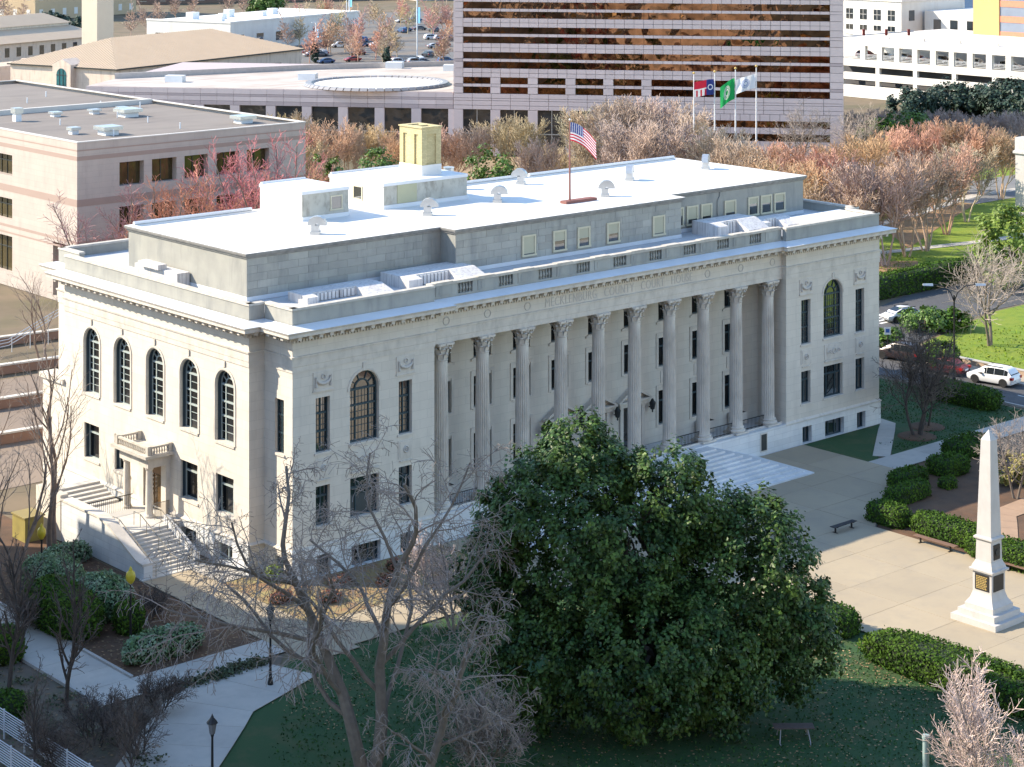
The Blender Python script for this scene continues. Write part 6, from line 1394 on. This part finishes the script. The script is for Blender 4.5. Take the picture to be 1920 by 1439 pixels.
# low tan neighbours behind the hall
LT = thing('low_hall', 'low tan hall with two stepped metal roofs beyond the office block', 'building', (*PD(-10, 100, 520)[:2], 0), math.atan2(d1.y, d1.x)); 
MB().box(-40, 40, 0, 22, 0, 5.2).build('wall', HW, LT)
lwin = MB().box(0, 1.6, -.06, 0, 0, 2.4).mesh('window', GLS)
for k in range(16): inst('window', lwin, LT, (-30+4.2*k, 0, 1.6))
for z0, i0, z1, i1 in ((5.2, -1, 8.2, 6), (8.9, 5.6, 11.5, 10.8)):
    MB().quad((-40+i0,i0,z0),(40-i0,i0,z0),(40-i1,i1,z1),(-40+i1,i1,z1)).quad((40-i0,i0,z0),(40-i0,22-i0,z0),(40-i1,22-i1,z1),(40-i1,i1,z1)).quad((-40+i0,22-i0,z0),(-40+i0,i0,z0),(-40+i1,i1,z1),(-40+i1,22-i1,z1)).quad((-40+i1,i1,z1),(40-i1,i1,z1),(40-i1,22-i1,z1),(-40+i1,22-i1,z1)).build('roof', RS, LT)
MB().box(-33.8, 33.8, 6.2, 15.8, 8.0, 8.9).build('clerestory', TRIM, LT)
def simple(name, label, u, v, D, dirR, W, Dp, H, mat, floors, bayn, wm=None, wz=.5, ww=.5, side=True, roof=None, z0=None, swin=None):
    p, a, e_ = frame_at(u, D, dirR); t = thing(name, label, 'building', (p.x, p.y, 0), a)
    MB().box(0, W, 0, Dp, 0, H).build('wall', mat, t); MB().box(.4, W-.4, .4, Dp-.4, H, H+.06).build('roof', roof or RFW, t)
    MB().box(-.15, W+.15, -.15, .35, H, H+.5).box(-.15, .35, .35, Dp+.15, H, H+.5).box(W-.35, W+.15, .35, Dp+.15, H, H+.5).build('parapet', mat, t)
    if floors:
        fh = H/floors; me = MB().box(0, W/bayn*ww, -.06, .02, 0, fh*wz).mesh('window', wm or GLS); fr = MB().box(-.12, W/bayn*ww+.12, -.1, 0, -.15, 0).mesh('sill', TRIM)
        for j in range(floors):
            for i in range(bayn): w_ = inst('window', me, t, (W/bayn*(i+.5-ww/2), 0, fh*j+fh*.28)); inst('sill', fr, w_)
        if side:
            nb = max(1, round(Dp/(W/bayn)))
            for j in range(floors):
                for i in range(nb): inst('window', me, t, (0, Dp/nb*(i+.5+ww/2), fh*j+fh*.28), R(-90))
    return t
WB = M('white_block_wall', (.72, .70, .66), .8, (.62, .60, .57), .3, .5, stain=((.45, .43, .40), .4), ssc=(.3, .3, .08))
TANB = M('tan_brick', (.52, .40, .26), .85, (.46, .35, .23), .4, .5)
BRN = M('brown_brick', (.20, .13, .10), .85, (.15, .10, .08), .4, .5)
fb = simple('flat_block', 'white flat-roofed block with rooftop units beyond the hip roof', 432, 60, 560, .5925, 62, 30, 8.0, WB, 1, 7, None, .3, .35, True, MEMB)
for x, y, w_, h_ in ((8,20,3,2),(14,14,2,1.6),(22,18,2.5,2.2),(30,12,2,1.5),(6,8,1.6,1.4),(40,16,2.6,1.7)): MB().box(x, x+w_, y, y+w_*.8, 8.06, 8.06+h_).build('roof_unit', FLASHW, fb)
simple('campanile', 'tall tan pier tower rising behind the hip roof', 182, 40, 500, .5925, 6, 5, 60, M('tan_stone_tower', (.66, .58, .46), .8, (.58, .50, .40), .4, .5), 0, 1)
tb = simple('tan_brick_block', 'tan brick block with pale paired windows at the far left', 66, 20, 700, .5925, 52, 25, 22, TANB, 4, 9, WB, .4, .3)
simple('dark_house', 'dark grey house row at the far edge of the car park', 590, 2, 850, 2.2, 60, 20, 12, BRN, 2, 9, WB, .4, .25)
simple('dark_house', 'brown apartment block above the flat white block', 250, 2, 800, 2.2, 110, 20, 14, BRN, 3, 14, GLS, .4, .3)
simple('pale_house', 'pale siding house behind the car park trees', 780, 0, 830, 2.2, 30, 16, 11, TRIM, 2, 5, GLS, .4, .3)
simple('tan_shed', 'low tan shed with metal roof left of the hip roof', -15, 140, 455, .5925, 22, 12, 4.5, HW, 0, 1, roof=RS)
# ---- parking garage, right
XG = 270.0; gr = thing('parking_garage', 'white concrete parking garage with open arcade and slotted decks', 'building', (XG, 0, 0))
GW = M('white_garage_concrete', (.76, .74, .70), .8, (.66, .64, .60), .25, .5, stain=((.5, .47, .43), .35), ssc=(.3, .3, .1))
ya, yb_ = PX(1990, 120, XG)[1], PX(1560, 120, XG)[1]
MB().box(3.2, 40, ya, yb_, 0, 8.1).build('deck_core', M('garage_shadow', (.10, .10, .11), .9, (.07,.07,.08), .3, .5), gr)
for z0, z1 in ((0, 2.6), (3.8, 5.3), (6.7, 8.2), (11.2, 12.7)): MB().box(0, .6, ya, yb_, z0, z1).build('spandrel', GW, gr)
MB().box(.6, 40, ya, yb_, 8.1, 8.2).build('deck', M('deck_concrete', (.40, .39, .37), .9, (.33, .32, .30), .3, .5), gr)
MB().box(14, 40, ya, yb_, 8.2, 12.6).build('rear_wall', GW, gr); MB().box(.6, 12, ya, yb_, 12.45, 12.7).build('roof_slab', GW, gr)
MB().box(2.5, 3.2, ya, yb_, 13.4, 14.2).build('roof_beam', GW, gr)
us_ = [645, 775, 895, 1020, 1150, 1282, 1412, 1548, 1687, 1825, 1965, 2110]; ue = [740, 860, 985, 1113, 1243, 1377, 1508, 1645, 1785, 1922, 2070, 2215]
pil_y = []
for k in range(len(us_)):
    y_hi, y_lo = PX(1420+us_[k]/3.838, 105, XG)[1], PX(1420+ue[k]/3.838, 105, XG)[1]; nxt = PX(1420+(us_[k+1] if k+1 < len(us_) else us_[k]+140)/3.838, 105, XG)[1]
    MB().box(.02, .9, nxt, y_lo, 8.2, 11.2).build('pillar', GW, gr); MB().box(2.6, 3.1, nxt+.3, y_lo-.3, 12.7, 13.4).build('roof_post', GW, gr) if k % 2 else None
    f = MB()
    for z in (8.45, 8.75, 9.05, 9.3): f.box(.2, .26, y_lo, y_hi, z, z+.1)
    f.build('guard_rail', WR, gr)
    c, nm = [CC[4], CC[1], CC[0], CC[4], CC[2], CC[0], CC[6], CC[3], CC[0], CC[2], CC[0], CC[1]][k]
    if k not in (7,): car(f'{nm} vehicle in the garage arcade bay number {k+1} from the glass tower' if False else f'{nm} vehicle parked inside the upper arcade of the garage', XG+4.2, (y_hi+y_lo)/2 + rb.uniform(-.5, .5), R(rb.choice((100, -80))), c, (SUVM, CARM)[k % 2], f'{nm} vehicles in the garage arcade', 8.2, False)
n = 0; y = yb_
for zz in (2.6, 5.3):
    for k in range(9): yy = yb_ - k*9.9 - 2; MB().box(.03, .8, yy-1.0, yy, zz, zz+(1.2 if zz < 3 else 1.4)).build('slot_pillar', GW, gr)
# neighbours of the garage
wn = thing('white_office', 'old white office building with small dark windows above the garage', 'building', (330, 0, 0)); y0_, y1_ = PX(1690, 40, 330)[1], PX(1560, 40, 330)[1]
MB().box(0, 26, y0_, y1_, 0, 17).build('wall', WB, wn); MB().box(-.3, 26, y0_-.3, y1_, 17, 17.7).build('parapet', WB, wn); MB().box(.4, 25.6, y0_+.4, y1_, 17.0, 17.75).build('roof', M('tan_roof', (.55, .47, .36), .9), wn)
w1 = MB().box(-.08, .02, 0, 2.2, 0, 2.6).mesh('window', GLS)
for j, z in enumerate((12.2, 8.2)):
    for k in range(9):
        w_ = inst('window', w1, wn, (0, y0_+2+k*4.4, z)); MB().box(-.12, -.081, 1.06, 1.14, 0, 2.6).box(-.12, -.081, 0, 2.2, 1.25, 1.33).build('muntin', WB, w_)
for k in range(5): inst('window', MB().box(0, 2.2, -.08, .02, 0, 2.6).mesh('window', GLS) if k == 0 else bpy.data.meshes['window'], wn, (3+k*4.4, y0_, 12.2)) if k == 0 else None
MB().box(10, 13, y0_+20, y0_+23, 17.7, 22).build('chimney', M('red_brick_stack', (.45,.22,.17), .8), wn)
w2 = thing('white_annex', 'white rear annex with dark windows between office and orange building', 'building', (338, y0_-28, 0)); MB().box(0, 20, 0, 27, 0, 14.6).build('wall', WB, w2)
for k in range(5): MB().box(-.08, 0, 2+k*5, 4.2+k*5, 8.5, 12.6).build('window', GLS, w2)
og = thing('orange_tower', 'orange and grey banded building over a white podium at the right edge', 'building', (300, 0, 0)); ye = PX(1818, 40, 300)[1]; ym = PX(1870, 40, 300)[1]
MB().box(0, 30, ye-60, ye, 0, 11.6).build('podium', WB, og); MB().box(-.4, 30, ye-60, ye+.4, 11.6, 12.2).build('podium_cornice', WB, og)
MB().box(.6, 30, ym, ye-.5, 12.2, 40).build('stair_core', M('ochre_render', (.66, .38, .16), .8, (.6, .34, .15), .4, .4), og)
for k in range(8): MB().box(.8, 30, ye-60, ym, 12.2+k*3.4, 13.6+k*3.4).build('spandrel', M('salmon_panel', (.55, .24, .15), .8), og); MB().box(.9, 30, ye-60, ym, 13.6+k*3.4, 15.6+k*3.4).build('window_band', M('blue_grey_glass', (.22, .26, .33), .2, (.17,.2,.26), .4, .6), og)
nb = thing('navy_building', 'dark blue glass building at the top edge behind the white office', 'building', (470, 0, 0)); y2 = PX(1690, 5, 470)[1]; MB().box(0, 30, y2-90, y2+50, 0, 24).build('wall', M('navy_wall', (.05, .10, .20), .3), nb)
for k in range(14): MB().box(-.1, 0, y2-85+k*9, y2-80+k*9, 18, 21.5).build('window', GLS, nb)
tl = thing('traffic_signal', 'signal arm with three red hanging lights before the white office', 'traffic signal', (*PD(1585, 60, 415)[:2], 0), math.atan2(RT.y, RT.x))
MB().tube([(-3,0,0),(-3,0,14.5),(14,0,15.8)], .14, 6).build('mast', ALU, tl)
for k in range(3): MB().box(3.5+k*4.6, 4.0+k*4.6, -.3, .2, 14.9, 16.2).build('signal_head', M('signal_red', (.30, .04, .03), .5), tl)
# pier at the right picture edge
ep = thing('stone_pier', 'tall white stone pier with a moulded cap at the right edge', 'pier', (*G(1922, 420)[:2], 0)); MB().box(-.9,.9,-.9,.9,0,9.2).build('shaft', GRAN, ep); sq(MB(), [(.9,9.2),(1.15,9.4),(1.15,9.7),(.95,9.8),(.95,11.5)]).build('cap', GRAN, ep)
# light standards with blue banners in the car park
for k, (u, v, h) in enumerate([(655, 75, 18), (782, 110, 17), (650, 40, 16), (592, 105, 9)]):
    x, y, _ = G(u, v); t = thing('banner_lamp', 'tall pale car park lamp with a blue banner', 'lamp post', (x, y, 0), 0, 'banner lamps in the far car park'); MB().tube([(0,0,0),(0,0,h)], .16, 6).build('pole', FLASHW, t); MB().box(-1.4,1.4,-.1,.1,h,h+.15).build('arm', FLASHW, t)
    MB().box(RT.x*.2-.06, RT.x*.2+.06, RT.y*.2-1.0, RT.y*.2+.6, h*.55, h*.8).build('banner', M('blue_banner', (.16, .42, .66), .7), t)
# ---- blocks outside the picture that shade it or stand in the tower's mirrors
RBK = ashlar('red_brick_far', (.42, .17, .09), (.34, .14, .08), 1.2, .6, .2, .6, None); GBK = ashlar('gold_brick_far', (.58, .40, .17), (.48, .32, .13), 1.2, .6, .2, .6, None)
def city_block(x0, x1, y0, y1, h, mat, fl):
    o = MB().box(x0, x1, y0, y1, 0, h).build('city_block', mat); o['kind'] = 'structure'
    f = MB()
    nfl = int(h/4)
    for j in range(nfl):
        for (a0, a1, ax) in ((x0, x1, 0), (y0, y1, 1)):
            n_ = int((a1-a0)/5)
            for i in range(n_):
                p, q = a0+(a1-a0)*(i+.3)/n_, a0+(a1-a0)*(i+.7)/n_
                if ax == 0: f.box(p, q, y1, y1+.1, j*4+1.2, j*4+3.2)
                else: f.box(x1, x1+.1, p, q, j*4+1.2, j*4+3.2); f.box(x0-.1, x0, p, q, j*4+1.2, j*4+3.2)
    f.build('window_grid', GLS, o)
city_block(-45, -23.5, 2, 34.5, 20, WB, 5); city_block(-80, -43.7, 16, 41.5, 59, WB, 17)
for k, (dr, df, w_, h_, m_) in enumerate([(-110,-60,46,70,GBK),(-55,-110,40,95,RBK),(-5,-90,34,60,GBK),(40,-120,44,80,RBK),(95,-80,40,90,GBK),(150,-60,40,75,RBK),(-170,-90,50,80,RBK)]):
    c = CXY + RT*dr + FW*df; city_block(c.x-w_/2, c.x+w_/2, c.y-w_/2, c.y+w_/2, h_, m_, 12)
